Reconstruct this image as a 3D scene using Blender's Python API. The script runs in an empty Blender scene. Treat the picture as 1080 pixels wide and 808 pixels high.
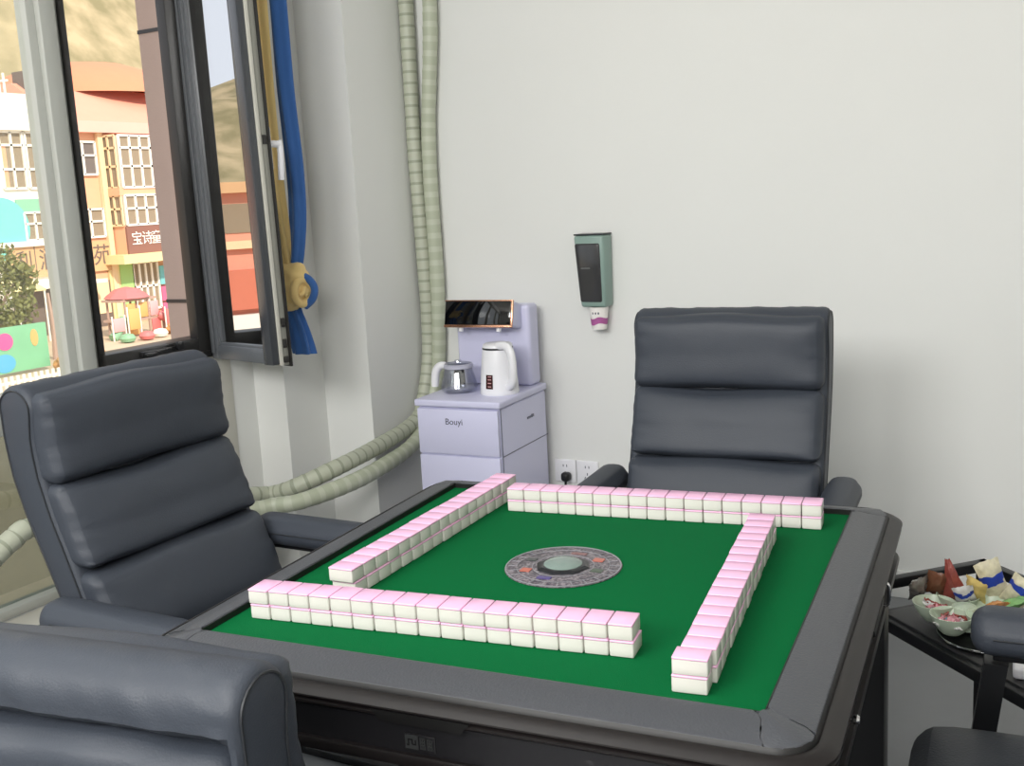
import bpy, bmesh, math, random
from mathutils import Vector, Matrix, noise
R = math.radians
rnd = random.Random(7)
scene = bpy.context.scene
COL = scene.collection

# ------------------------------------------------------------------ materials
def srgb(r, g, b):
    f = lambda c: (c/255/12.92) if c/255 <= .04045 else ((c/255+.055)/1.055)**2.4
    return (f(r), f(g), f(b), 1)
def mat(name, col, rough=.5, metal=0, spec=.5, bump=None, var=None, coat=0, sheen=0):
    """col linear rgba; bump=(scale,strength[,detail]); var=(scale,amount) mottles the colour"""
    m = bpy.data.materials.new(name); m.use_nodes = True
    nt = m.node_tree; b = nt.nodes['Principled BSDF']
    b.inputs['Base Color'].default_value = col
    b.inputs['Roughness'].default_value = rough
    b.inputs['Metallic'].default_value = metal
    b.inputs['Specular IOR Level'].default_value = spec
    if coat: b.inputs['Coat Weight'].default_value = coat
    if sheen: b.inputs['Sheen Weight'].default_value = sheen
    if bump or var:
        tc = nt.nodes.new('ShaderNodeTexCoord')
    if bump:
        n = nt.nodes.new('ShaderNodeTexNoise'); n.inputs['Scale'].default_value = bump[0]
        n.inputs['Detail'].default_value = bump[2] if len(bump) > 2 else 3
        bp = nt.nodes.new('ShaderNodeBump'); bp.inputs['Strength'].default_value = bump[1]
        bp.inputs['Distance'].default_value = .004
        nt.links.new(tc.outputs['Object'], n.inputs['Vector'])
        nt.links.new(n.outputs['Fac'], bp.inputs['Height'])
        nt.links.new(bp.outputs['Normal'], b.inputs['Normal'])
    if var:
        n = nt.nodes.new('ShaderNodeTexNoise'); n.inputs['Scale'].default_value = var[0]; n.inputs['Detail'].default_value = 4
        mx = nt.nodes.new('ShaderNodeMixRGB'); k = var[1]
        mx.inputs[1].default_value = (col[0]*(1-k), col[1]*(1-k), col[2]*(1-k), 1)
        mx.inputs[2].default_value = (min(1, col[0]*(1+k)), min(1, col[1]*(1+k)), min(1, col[2]*(1+k)), 1)
        nt.links.new(tc.outputs['Object'], n.inputs['Vector'])
        nt.links.new(n.outputs['Fac'], mx.inputs[0]); nt.links.new(mx.outputs[0], b.inputs['Base Color'])
    return m
def glassy(name, tint, refl, rough=0.0, rtint=(1, 1, 1, 1)):
    m = bpy.data.materials.new(name); m.use_nodes = True
    nt = m.node_tree; nt.nodes.clear()
    o = nt.nodes.new('ShaderNodeOutputMaterial'); mx = nt.nodes.new('ShaderNodeMixShader')
    t = nt.nodes.new('ShaderNodeBsdfTransparent'); t.inputs[0].default_value = tint
    g = nt.nodes.new('ShaderNodeBsdfGlossy'); g.inputs['Roughness'].default_value = rough; g.inputs[0].default_value = rtint
    mx.inputs[0].default_value = refl
    nt.links.new(t.outputs[0], mx.inputs[1]); nt.links.new(g.outputs[0], mx.inputs[2]); nt.links.new(mx.outputs[0], o.inputs[0])
    return m
M = {}
M['wall'] = mat('wall_paint', srgb(226, 227, 224), .75, bump=(60, .05), var=(1.5, .015))
M['ceiling'] = mat('ceiling_paint', srgb(235, 235, 232), .8)
M['floor'] = mat('floor_concrete', srgb(128, 130, 133), .45, var=(6, .12), bump=(30, .05))
M['leather'] = mat('slate_leather', srgb(57, 62, 71), .52, spec=.4, bump=(320, .13, 2), var=(3, .06))
M['leather_dark'] = mat('dark_leather', srgb(44, 48, 55), .5, bump=(260, .2, 2))
M['piping'] = mat('piping', srgb(34, 37, 42), .5)
M['black_metal'] = mat('black_metal', srgb(22, 23, 26), .4, metal=.3)
M['gun_metal'] = mat('gun_metal', srgb(110, 112, 112), .35, metal=.8)
M['rail'] = mat('rail_leather', srgb(68, 70, 75), .42, spec=.5, bump=(300, .2, 2))
M['wood'] = mat('espresso_lacquer', srgb(24, 20, 20), .45, spec=.4, var=(14, .1))
M['groove'] = mat('groove_black', srgb(12, 11, 11), .5)
M['panel'] = mat('panel_dark', srgb(28, 27, 30), .4, var=(8, .1))
M['felt'] = mat('green_felt', srgb(0, 94, 49), .95, spec=.1, bump=(900, .3, 1), var=(5, .05))
M['tile_white'] = mat('tile_white', srgb(216, 213, 206), .25, spec=.5)
M['tile_pink'] = mat('tile_pink', srgb(237, 184, 217), .25, spec=.5)
M['chrome'] = mat('chrome', srgb(210, 210, 212), .15, metal=1)
M['lavender'] = mat('white_lavender_enamel', srgb(208, 208, 234), .3, spec=.5)
M['seam'] = mat('seam_grey', srgb(110, 112, 130), .5)
M['black_glass'] = mat('black_glass', srgb(10, 11, 14), .04, spec=.8)
M['copper'] = mat('copper', srgb(226, 170, 140), .25, metal=1)
M['white_plastic'] = mat('white_plastic', srgb(236, 236, 240), .3)
M['dark_maroon'] = mat('maroon_display', srgb(66, 34, 36), .25)
M['label_pink'] = mat('label_pink', srgb(200, 150, 150), .4)
M['ink_dark'] = mat('ink_dark', srgb(70, 72, 90), .5)
M['steel_dark'] = mat('steel_dark', srgb(60, 62, 66), .3, metal=.8)
M['teal_plastic'] = mat('teal_plastic', srgb(134, 158, 150), .4)
M['smoke_window'] = mat('smoke_window', srgb(58, 58, 60), .15, spec=.6, var=(9, .1))
M['paper'] = mat('cup_paper', srgb(240, 236, 232), .6)
M['magenta'] = mat('cup_magenta', srgb(170, 90, 150), .6, var=(40, .3))
M['black_plastic'] = mat('black_plastic', srgb(16, 16, 17), .4)
M['frame_grey'] = mat('frame_grey', srgb(176, 178, 172), .4, spec=.5)
M['frame_dark'] = mat('frame_dark', srgb(38, 37, 36), .4)
M['sash_dark'] = mat('sash_dark', srgb(62, 65, 70), .25, spec=.7)
M['sash_light'] = mat('sash_light', srgb(196, 194, 184), .4)
M['sash_mid'] = mat('sash_mid', srgb(92, 95, 99), .35, spec=.6)
M['channel'] = mat('edge_channel', srgb(140, 140, 132), .4)
M['glass'] = glassy('window_glass', (.97, .98, .96, 1), .05)
M['coated_glass'] = glassy('coated_glass', (.36, .37, .38, 1), .62)
M['tint_glass'] = glassy('tint_glass', (.46, .50, .47, 1), .14)
M['clear_glass'] = glassy('clear_glass', (.86, .87, .90, 1), .14)
M['sill'] = mat('sill_stone', srgb(200, 196, 186), .5, var=(20, .05))
M['yellow_cloth'] = mat('yellow_cloth', srgb(242, 212, 144), .85, bump=(500, .15, 1), sheen=.2)
M['blue_cloth'] = mat('blue_cloth', srgb(56, 104, 172), .85, bump=(500, .15, 1), sheen=.2)
M['wrap_light'] = mat('wrap_light', srgb(182, 186, 168), .45, bump=(60, .3))
M['wrap_dark'] = mat('wrap_dark', srgb(152, 157, 138), .45, bump=(60, .3))
M['wrap_plain'] = mat('wrap_plain', srgb(176, 182, 160), .45, bump=(50, .3))
M['wrap_edge'] = mat('wrap_edge', srgb(188, 193, 174), .4, bump=(50, .3))
M['tray_black'] = mat('tray_black', srgb(20, 20, 22), .35)
M['bowl_green'] = mat('bowl_green', srgb(198, 212, 190), .3, spec=.5)
M['side_top'] = mat('side_top', srgb(42, 42, 44), .4, var=(10, .1))
M['grey_card'] = mat('grey_card', srgb(110, 110, 108), .5)

# ------------------------------------------------------------------ helpers
def link(o, parent=None):
    COL.objects.link(o)
    if parent is not None: o.parent = parent
    return o
def obj(name, bm, m, parent=None, loc=None, smooth=True, normals=True):
    if normals: bmesh.ops.recalc_face_normals(bm, faces=bm.faces[:])
    me = bpy.data.meshes.new(name); bm.to_mesh(me); bm.free()
    for k in (m if isinstance(m, (list, tuple)) else [m]): me.materials.append(k)
    if smooth:
        for p in me.polygons: p.use_smooth = True
        try: me.set_sharp_from_angle(angle=R(38))
        except Exception: pass
    o = bpy.data.objects.new(name, me)
    if loc is not None: o.location = loc
    return link(o, parent)
def thing(name, label, cat, loc=(0, 0, 0), rz=0, group=None, scale=1):
    o = bpy.data.objects.new(name, None); o.empty_display_size = .1
    o.location = loc; o.rotation_euler = (0, 0, rz); o.scale = (scale,)*3
    link(o); return tag(o, label, cat, group)
def tag(o, label, cat, group=None):
    o['label'] = label; o['category'] = cat
    if group: o['group'] = group
    return o
def struct(o):
    o['kind'] = 'structure'; return o
def copy_tree(o, parent=None):
    c = o.copy(); COL.objects.link(c)
    if parent is not None: c.parent = parent
    for ch in list(o.children): copy_tree(ch, c)
    return c
def box(bm, c, s, rot=None, bevel=0, seg=2, mi=0):
    r = bmesh.ops.create_cube(bm, size=1)
    vs = r['verts']
    for v in vs:
        v.co = Vector((v.co.x*s[0], v.co.y*s[1], v.co.z*s[2]))
    fs = set(f for v in vs for f in v.link_faces)
    if bevel:
        es = set(e for v in vs for e in v.link_edges)
        rr = bmesh.ops.bevel(bm, geom=list(es), offset=bevel, segments=seg, affect='EDGES', profile=.5)
        fs = set(rr['faces']) | set(f for f in fs if f.is_valid)
        vs = list(set(v for f in fs for v in f.verts))
    for v in vs:
        if rot is not None: v.co = rot @ v.co
        v.co += Vector(c)
    for f in fs:
        if f.is_valid: f.material_index = mi
    return vs
def bx(x0, x1, y0, y1, z0, z1, bm=None, bevel=0, mi=0, seg=2):
    bm = bm or bmesh.new()
    box(bm, ((x0+x1)/2, (y0+y1)/2, (z0+z1)/2), (x1-x0, y1-y0, z1-z0), bevel=bevel, mi=mi, seg=seg)
    return bm
def rbox(bm, c, s, r, n=(6, 6, 6), fn=None, mi=0):
    """rounded box with a grid on each face; fn(p, u) edits the point (u = unit coords)"""
    key = {}
    def vert(u):
        k = (round(u[0], 5), round(u[1], 5), round(u[2], 5))
        if k in key: return key[k]
        h = [s[i]/2 for i in range(3)]
        rr = [min(r, h[i]*.999) for i in range(3)]
        p = Vector([u[i]*h[i] for i in range(3)])
        core = Vector([max(-(h[i]-rr[i]), min(h[i]-rr[i], p[i])) for i in range(3)])
        d = p - core
        q = Vector([d[i]/rr[i] for i in range(3)])
        if q.length > 1e-6:
            m_ = max(abs(q[0]), abs(q[1]), abs(q[2])); q = q.normalized()*m_
        p = core + Vector([q[i]*rr[i] for i in range(3)])
        if fn: p = fn(p, u)
        v = bm.verts.new(p + Vector(c)); key[k] = v; return v
    def spaced(k, h):
        # denser near the rounded ends
        out = []; ra = min(.9, r/h)
        base = [-1+2*i/k for i in range(k+1)]
        ex = [-1+ra*t for t in (.33, .66)]
        out = sorted(set([round(b, 5) for b in base] + [round(e, 5) for e in ex] + [round(-e, 5) for e in ex]))
        return out
    g = [spaced(n[i], s[i]/2) for i in range(3)]
    for ax in range(3):
        a, b = (ax+1) % 3, (ax+2) % 3
        for sg in (-1, 1):
            for i in range(len(g[a])-1):
                for j in range(len(g[b])-1):
                    q = []
                    for (ii, jj) in ((i, j), (i+1, j), (i+1, j+1), (i, j+1)):
                        u = [0, 0, 0]; u[ax] = sg; u[a] = g[a][ii]; u[b] = g[b][jj]
                        q.append(vert(u))
                    if len(set(q)) == 4:
                        try:
                            f = bm.faces.new(q if sg > 0 else q[::-1]); f.material_index = mi
                        except ValueError: pass
def tube(bm, pts, rad, n=12, caps=True, mi=0, mifn=None, closed=False, radfn=None):
    pts = [Vector(p) for p in pts]; rings = []
    N = len(pts); up = None
    for i, p in enumerate(pts):
        a = pts[(i-1) % N] if (i > 0 or closed) else p; b = pts[(i+1) % N] if (i < N-1 or closed) else p
        t = (b-a).normalized()
        if up is None:
            up = t.orthogonal().normalized()
        up = (up - t*up.dot(t))
        up = up.normalized() if up.length > 1e-6 else t.orthogonal().normalized()
        sd = t.cross(up)
        r = radfn(i) if radfn else (rad[i] if isinstance(rad, (list, tuple)) else rad)
        rings.append([bm.verts.new(p + (up*math.cos(2*math.pi*k/n) + sd*math.sin(2*math.pi*k/n))*r) for k in range(n)])
    for i in range(N if closed else N-1):
        A, B = rings[i], rings[(i+1) % N]
        for k in range(n):
            f = bm.faces.new((A[k], A[(k+1) % n], B[(k+1) % n], B[k])); f.material_index = mifn(i) if mifn else mi
    if caps and not closed:
        f = bm.faces.new(rings[0][::-1]); f.material_index = mi
        f = bm.faces.new(rings[-1]); f.material_index = mi
def lathe(bm, prof, n=32, c=(0, 0, 0), mi=0, capb=True, capt=True, sx=1, sy=1):
    rings = []
    for (r, z) in prof:
        rings.append([bm.verts.new((c[0]+r*math.cos(2*math.pi*k/n)*sx, c[1]+r*math.sin(2*math.pi*k/n)*sy, c[2]+z)) for k in range(n)])
    for i in range(len(rings)-1):
        for k in range(n):
            f = bm.faces.new((rings[i][k], rings[i][(k+1) % n], rings[i+1][(k+1) % n], rings[i+1][k])); f.material_index = mi
    if capb: bm.faces.new(rings[0][::-1]).material_index = mi
    if capt: bm.faces.new(rings[-1]).material_index = mi
def prism(bm, poly, z0, z1, mi=0, bevel=0):
    n = len(poly)
    A = [bm.verts.new((x, y, z0)) for x, y in poly]; B = [bm.verts.new((x, y, z1)) for x, y in poly]
    bm.faces.new(A[::-1]).material_index = mi
    top = bm.faces.new(B); top.material_index = mi
    for i in range(n):
        bm.faces.new((A[i], A[(i+1) % n], B[(i+1) % n], B[i])).material_index = mi
    if bevel:
        bmesh.ops.bevel(bm, geom=list(top.edges), offset=bevel, segments=3, affect='EDGES', profile=.5)
def catmull(P, n=8):
    P = [Vector(p) for p in P]; out = []
    for i in range(len(P)-1):
        p0 = P[max(0, i-1)]; p1 = P[i]; p2 = P[i+1]; p3 = P[min(len(P)-1, i+2)]
        for k in range(n):
            t = k/n
            out.append(.5*((2*p1)+(p2-p0)*t+(2*p0-5*p1+4*p2-p3)*t*t+(3*p1-p0-3*p2+p3)*t**3))
    out.append(P[-1]); return out
def text_mesh(name, s, size, m, parent, loc, rot, extrude=.001, ax='CENTER', sx=1):
    cu = bpy.data.curves.new(name, 'FONT'); cu.body = s; cu.size = size; cu.extrude = extrude
    cu.align_x = ax; cu.align_y = 'CENTER'
    t = bpy.data.objects.new(name+'_src', cu); COL.objects.link(t)
    bpy.context.view_layer.update()
    dg = bpy.context.evaluated_depsgraph_get()
    me = bpy.data.meshes.new_from_object(t.evaluated_get(dg))
    bpy.data.objects.remove(t); bpy.data.curves.remove(cu)
    me.materials.clear(); me.materials.append(m)
    o = bpy.data.objects.new(name, me); o.location = loc; o.rotation_euler = rot; o.scale = (sx, 1, 1)
    return link(o, parent)
def interp(tab, x):
    if x <= tab[0][0]: return tab[0][1]
    for (a, b), (c, d) in zip(tab, tab[1:]):
        if x <= c: 
            t = (x-a)/(c-a); t = t*t*(3-2*t)*.4 + t*.6
            return b+(d-b)*t
    return tab[-1][1]

# ------------------------------------------------------------------ room shell (x: along the back wall, y: into the picture, z up)
XW, YB = -1.92, 2.0          # inner faces of the window wall and of the back wall
XR, YF, ZC = 2.7, -3.2, 2.8
struct(obj('floor', bx(XW-.12, XR+.1, YF-.1, YB+.1, -.1, 0), M['floor'], smooth=False))
struct(obj('ceiling', bx(XW-.12, XR+.1, YF-.1, YB+.1, ZC, ZC+.1), M['ceiling'], smooth=False))
struct(obj('wall_back', bx(XW-.12, XR+.1, YB, YB+.1, 0, ZC), M['wall'], smooth=False))
struct(obj('wall_right', bx(XR, XR+.1, YF, YB, 0, ZC), M['wall'], smooth=False))
struct(obj('wall_front', bx(XW-.12, XR, YF-.1, YF, 0, ZC), M['wall'], smooth=False))
# stepped pier between window and back wall: first return, then the thicker pier
bm = bx(XW-.12, -1.781, 1.41, 1.626, 0, ZC); bx(XW-.12, -1.575, 1.626, YB, 0, ZC, bm)
struct(obj('wall_pier', bm, M['wall'], smooth=False))
# left wall around the window band
bm = bx(XW-.12, XW, YF, YB, 0, .22)
bx(XW-.12, XW, 1.29, 1.42, .22, ZC, bm)
bx(XW-.12, XW, YF, YF+.25, .22, ZC, bm)
bx(XW-.12, XW, YF+.25, 1.29, 2.55, ZC, bm)
struct(obj('wall_left', bm, M['wall'], smooth=False))
struct(obj('trim_1', bx(XW, -1.78, YF+.3, 1.30, .16, .235, bevel=.006), M['sill']))
struct(obj('trim_2', bx(-1.575, XR, YB-.012, YB, 0, .09, bevel=.003), M['wall']))

# window band
win = bpy.data.objects.new('window_1', None); win.location = (XW, 0, 0); link(win); struct(win)
win['label'] = 'tall aluminium framed window with an inward swung casement, left of the room'
def wpart(name, bm, m, **k):
    o = obj(name, bm, m, win, **k); o.location = (-XW, 0, 0); return o
mull = [(.665, .772), (-.55, -.45), (-1.75, -1.65), (-2.95, -2.85)]
bm = bmesh.new()
for (a, b) in mull:
    bx(XW-.06, XW-.012, a, b, .235, 2.55, bm, bevel=.004)
    bx(XW-.012, XW+.012, a+.025, b-.028, .235, 2.55, bm, bevel=.004)
bx(XW-.06, XW+.004, -2.85, 1.14, .745, .855, bm, bevel=.004)
bx(XW-.06, XW+.0, -2.85, 1.25, 2.45, 2.55, bm, bevel=.004)
bx(XW-.06, XW+.0, -2.85, .665, .235, .262, bm, bevel=.003)
wpart('frame', bm, M['frame_grey'])
bm = bx(XW-.07, XW+.0, .766, .786, .845, 2.45, bevel=.003)          # dark rebate round the opening
bx(XW-.022, XW+.018, 1.150, 1.275, .845, 2.45, bm, bevel=.004)
bx(XW-.07, XW+.006, 1.275, 1.295, .845, 2.45, bm, bevel=.004)
bx(XW-.07, XW+.016, .772, 1.20, .855, .915, bm, bevel=.004)
bx(XW-.0, XW+.026, .772, 1.20, .855, .868, bm, bevel=.002)
bx(XW-.07, XW+.0, .772, 1.20, 2.40, 2.45, bm, bevel=.004)
wpart('casement_frame', bm, M['frame_dark'])
bm = bx(XW+.016, XW+.03, .90, 1.06, .885, .905, bevel=.004); box(bm, (XW+.036, 1.05, .905), (.014, .03, .03), bevel=.004)
box(bm, (XW+.034, .93, .893), (.014, .05, .014), bevel=.004)
wpart('latch', bm, M['black_plastic'])
bm = bx(XW-.055, XW+.002, 1.10, 1.128, .235, .745, bevel=.003); bx(XW-.055, XW+.002, 1.14, 1.17, .235, .79, bm, bevel=.003)
bx(XW-.06, XW+.004, 1.172, 1.30, .235, .856, bm, bevel=.003)
wpart('lower_jamb', bm, M['sash_light'])
wpart('lower_jamb_gap', bx(XW-.05, XW-.012, 1.126, 1.142, .235, .745), M['frame_dark'])
spans = [(-2.85, -1.75), (-1.65, -.55), (-.45, .665)]
for a, b in spans:
    wpart('pane', bx(XW-.04, XW-.034, a, b, .855, 2.45), M['glass'], smooth=False)
    wpart('lower_pane', bx(XW-.04, XW-.034, a, b, .262, .745), M['tint_glass'], smooth=False)
wpart('lower_pane', bx(XW-.04, XW-.034, .772, 1.10, .262, .745), M['tint_glass'], smooth=False)
# the casement sash, hinged on the right jamb and swung into the room
tdir = Vector((.95, -.30, 0)).normalized()
sash = bpy.data.objects.new('sash', None); link(sash, win)
sash.location = (-1.895-XW+tdir.x*.018, 1.222+tdir.y*.018, 0); sash.rotation_euler = (0, R(-1.2), math.atan2(tdir.y, tdir.x))
L, Z0, Z1, T = .398, .838, 2.40, .056       # local x along the sash, y = -out / +in
w = .046
bm = bx(0, w, -.02, .028, Z0, Z1, bevel=.003); bx(w, L-.048, -.02, .028, Z0, Z0+w, bm, bevel=.003)
bx(w, L-.048, -.02, .028, Z1-w, Z1, bm, bevel=.003)
bx(.012, .03, -.028, -.02, Z0+.02, Z1-.02, bm, bevel=.002)
bx(w-.004, w+.008, -.012, .0, Z0+w, Z1-w, bm, bevel=.002); bx(w, L-.05, -.012, .0, Z0+w-.004, Z0+w+.01, bm, bevel=.002)
obj('sash_frame', bm, M['sash_mid'], sash)
bm = bx(L-.056, L-.004, -.026, .0, Z0-.002, Z1, bevel=.003); bx(L-.074, L-.056, -.014, .004, Z0+w, Z1-w, bm, bevel=.002)
obj('closing_stile', bm, M['sash_dark'], sash)
bm = bx(L-.048, L, .0, .012, Z0-.006, Z1, bevel=.002)
obj('edge_bead', bm, M['sash_light'], sash)
obj('edge_channel', bx(L-.048, L-.004, .012, .034, Z0-.006, Z1, bevel=.002), M['channel'], sash)
obj('gasket', bx(L-.048, L+.005, .034, .041, Z0-.012, Z1, bevel=.002), M['frame_dark'], sash)
bm = bmesh.new()
for zz in (.90, .965, 1.52): box(bm, (L-.002, .023, zz), (.008, .012, .028), bevel=.002)
box(bm, (L-.004, .023, .85), (.012, .02, .02), bevel=.003)
obj('striker', bm, M['frame_dark'], sash)
obj('pane', bx(w, L-.056, -.004, .002, Z0+w, Z1-w), M['coated_glass'], sash, smooth=False)
bm = bx(L-.048, L-.016, .046, .056, 1.43, 1.56, bevel=.004); tube(bm, [(L-.03, .056, 1.51), (L-.03, .088, 1.508)], .011, 14)
tube(bm, catmull([(L-.03, .088, 1.52), (L-.03, .092, 1.49), (L-.032, .09, 1.44), (L-.034, .088, 1.40)], 4), .010, 12)
obj('handle', bm, M['white_plastic'], sash)

# ------------------------------------------------------------------ mahjong table
TZ = .76; DF = .01127; H = .385
A5 = R(5)
table = thing('mahjong_table', 'square automatic mahjong table with green felt top and dark padded rail', 'table', (0, 0, 0), A5)
OUT = .440; RC = .042
def s_curve(p, q, k=10, amp=.010):
    p, q = Vector(p), Vector(q); d = q-p; n = Vector((-d.y, d.x)).normalized(); out = []
    for i in range(k+1):
        t = i/k; out.append(p + d*t + n*amp*math.sin(2*math.pi*t)*(1 if True else 0))
    return out
def rot2(P, k):
    c, s = [(1, 0), (0, 1), (-1, 0), (0, -1)][k]
    return [(c*x-s*y, s*x+c*y) for x, y in P]
g = .0012
# front side pieces (y negative), corner (+,-) piece; rotated 4x
aI, aO = (H-.012, -H), (H+.012, -OUT)      # dividing line right of the front rail
bI, bO = (H, -H+.012), (OUT, -H-.012)      # dividing line below the right rail
cA = s_curve(aI, aO, amp=.006); cB = s_curve(bI, bO, amp=-.006)
cA_m = [Vector((-p.y, p.x)) for p in cB]   # placeholder for symmetry
RAILS = []
for k in range(4):
    left = [(-p[0], p[1]) for p in [(v.x, v.y) for v in s_curve((H, -H+.012), (OUT, -H-.012), amp=-.006)]]
    # left dividing line of the front rail equals the corner piece's second line rotated by -90 deg
    lB = [(v.y, -v.x) for v in cB]
    poly = [(v.x-g, v.y) for v in cA] + [(x+g, y) for x, y in lB[::-1]]
    bm = bmesh.new(); prism(bm, rot2(poly, k), TZ-DF-.016, TZ, bevel=.003)
    RAILS.append((obj('rail', bm, M['rail'], table), None))
    arc = [(OUT-RC+RC*math.sin(R(t)), -OUT+RC-RC*math.cos(R(t))) for t in range(0, 91, 10)]
    poly = [(v.x+g, v.y) for v in cA] + [p for p in arc if p[0] > aO[0]+.002 and p[1] < bO[1]-.002] + [(v.x, v.y-g) for v in cB[::-1]] + [(H, -H)]
    bm = bmesh.new(); prism(bm, rot2(poly, k), TZ-DF-.016, TZ-.0003, bevel=.003)
    RAILS.append((obj('corner_cap', bm, M['rail'], table), k))
DROP = .013
def slope(o, k=None):
    b = bmesh.new(); b.from_mesh(o.data)
    if k is not None:
        d_ = rot2([(1, 1)], k)[0]
        bmesh.ops.bisect_plane(b, geom=b.verts[:]+b.edges[:]+b.faces[:], plane_co=(0, 0, 0), plane_no=(d_[0], d_[1], 0))
    for v in b.verts:
        r_ = max(abs(v.co.x), abs(v.co.y))
        if v.co.z > TZ-.008: v.co.z -= DROP*max(0, min(1, (r_-H)/(OUT-H)))
    b.to_mesh(o.data); b.free()
def ring_path(half, rad, n=10):
    P = []
    for k in range(4):
        P += rot2([(half-rad+rad*math.sin(R(t)), -half+rad-rad*math.cos(R(t))) for t in [90*i/n for i in range(n+1)]], k)
    return P
def ring_sweep(bm, prof, base=OUT, rad=RC, mi=0):
    """prof: (offset outward, z) loop swept round the square"""
    rings = []
    for o, z in prof:
        rings.append([bm.verts.new((x, y, z)) for x, y in ring_path(base+o, rad+max(o, -rad+.004))])
    n = len(rings[0])
    for i in range(len(rings)):
        A_, B_ = rings[i], rings[(i+1) % len(rings)]
        for k in range(n):
            bm.faces.new((A_[k], A_[(k+1) % n], B_[(k+1) % n], B_[k])).material_index = mi
for o_, k_ in RAILS: slope(o_, k_)
bm = bmesh.new(); ring_sweep(bm, [(.0034, .742), (.007, .7432), (.013, .7415), (.019, .7385), (.0248, .7345), (.0252, .7325), (.022, .731), (.012, .7305), (-.02, .7305), (-.02, .735), (.0034, .735)])
obj('wood_trim', bm, M['wood'], table)
bm = bmesh.new(); ring_sweep(bm, [(-.0006, .7475), (.0036, .7420), (.0036, .736), (-.0006, .736)])
obj('rail_gasket', bm, M['groove'], table)
bm = bmesh.new(); ring_sweep(bm, [(.010, .731), (.010, .727), (-.02, .727), (-.02, .731)])
obj('groove', bm, M['groove'], table)
bm = bmesh.new(); ring_sweep(bm, [(.010, .7285), (.0205, .7285), (.0238, .7265), (.0238, .7235), (.0195, .720), (.006, .720), (-.02, .720), (-.02, .7285)])
obj('lower_moulding', bm, M['wood'], table)
bm = bmesh.new(); ring_sweep(bm, [(.012, .723), (.013, .674), (-.02, .674), (-.02, .723)])
obj('apron', bm, M['panel'], table)
bm = bmesh.new(); ring_sweep(bm, [(.010, .675), (.019, .675), (.021, .671), (.019, .660), (.010, .655), (-.03, .655), (-.03, .675)])
obj('bottom_moulding', bm, M['wood'], table)
obj('tray_bottom', bx(-.43, .43, -.43, .43, .648, .656), M['panel'], table, smooth=False)
bm = bmesh.new()
for k in range(4):
    for a_, b_ in (((-H, -H), (H, -H+.002)),):
        P_ = rot2([a_, b_], k); bx(min(P_[0][0], P_[1][0]), max(P_[0][0], P_[1][0]), min(P_[0][1], P_[1][1]), max(P_[0][1], P_[1][1]), TZ-DF-.002, TZ-.0025, bm)
obj('inner_lip', bm, M['groove'], table, smooth=False)
obj('felt', bx(-H-.004, H+.004, -H-.004, H+.004, TZ-DF-.012, TZ-DF), M['felt'], table, smooth=False)
for k in range(4):
    bm = bmesh.new()
    P = [(-.066, .7305), (-.054, .717), (.054, .717), (.066, .7305)]
    pts = []
    for yy in (-OUT-.0255, -OUT-.005):
        pts.append([bm.verts.new(tuple(rot2([(x, yy)], k)[0]) + (z,)) for x, z in P])
    a_, b_ = pts
    bm.faces.new(a_); bm.faces.new(b_[::-1])
    for i in range(4): bm.faces.new((a_[i], a_[(i+1) % 4], b_[(i+1) % 4], b_[i]))
    obj('finger_slot', bm, M['groove'], table, smooth=False)
for sx, sy in ((1, 1), (1, -1), (-1, 1), (-1, -1)):
    bm = bx(.404*sx-.037, .404*sx+.037, .404*sy-.037, .404*sy+.037, .0, .652, bevel=.006)
    obj('leg', bm, M['black_metal'], table)
# badge and knobs
bd = obj('badge', bx(-.028, .014, -OUT-.0145, -OUT-.012, .679, .701, bevel=.001), M['panel'], table)
bm = bx(-.026, -.009, -OUT-.0158, -OUT-.014, .682, .699)
obj('badge_emblem', bm, M['gun_metal'], bd, smooth=False)
bm = bmesh.new()
for a, b, c, d in ((-.0235, -.0205, .686, .688), (-.022, -.0205, .686, .695), (-.0205, -.016, .6935, .695), (-.017, -.0155, .688, .695), (-.0155, -.0125, .6875, .689), (-.0125, -.0112, .6875, .694)):
    bx(a, b, -OUT-.0164, -OUT-.0157, c, d, bm)
obj('badge_mark', bm, M['groove'], bd, smooth=False)
bm = bmesh.new()
for x0 in (-.0065, .0032):
    for zz in (.683, .6875, .6915, .696): bx(x0, x0+.0075, -OUT-.0156, -OUT-.014, zz, zz+.0018, bm)
    for xx in (0, .0029, .0059): bx(x0+xx, x0+xx+.0016, -OUT-.0156, -OUT-.014, .683, .6978, bm)
obj('badge_lettering', bm, M['gun_metal'], bd, smooth=False)
for k, x in ((0, .203), (1, -.245)):
    bm = bmesh.new(); lathe(bm, [(.0001, 0), (.003, 0), (.003, .006), (.0055, .008), (.006, .012), (.004, .015), (.0001, .0155)], 16, capb=False, capt=False)
    for v in bm.verts: v.co = Vector((v.co.x, -v.co.z, v.co.y))
    for v in bm.verts:
        q = rot2([(v.co.x + x, v.co.y - OUT - .012)], k)[0]; v.co = Vector((q[0], q[1], v.co.z+.693))
    obj('knob', bm, M['chrome'], table)
bm = bmesh.new()
tube(bm, catmull([(OUT+.012, .155, .716), (OUT+.023, .155, .715), (OUT+.025, .155, .70), (OUT+.023, .155, .683), (OUT+.012, .155, .682)], 6), .0026, 8)
obj('drawer_pull', bm, M['chrome'], table)
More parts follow.
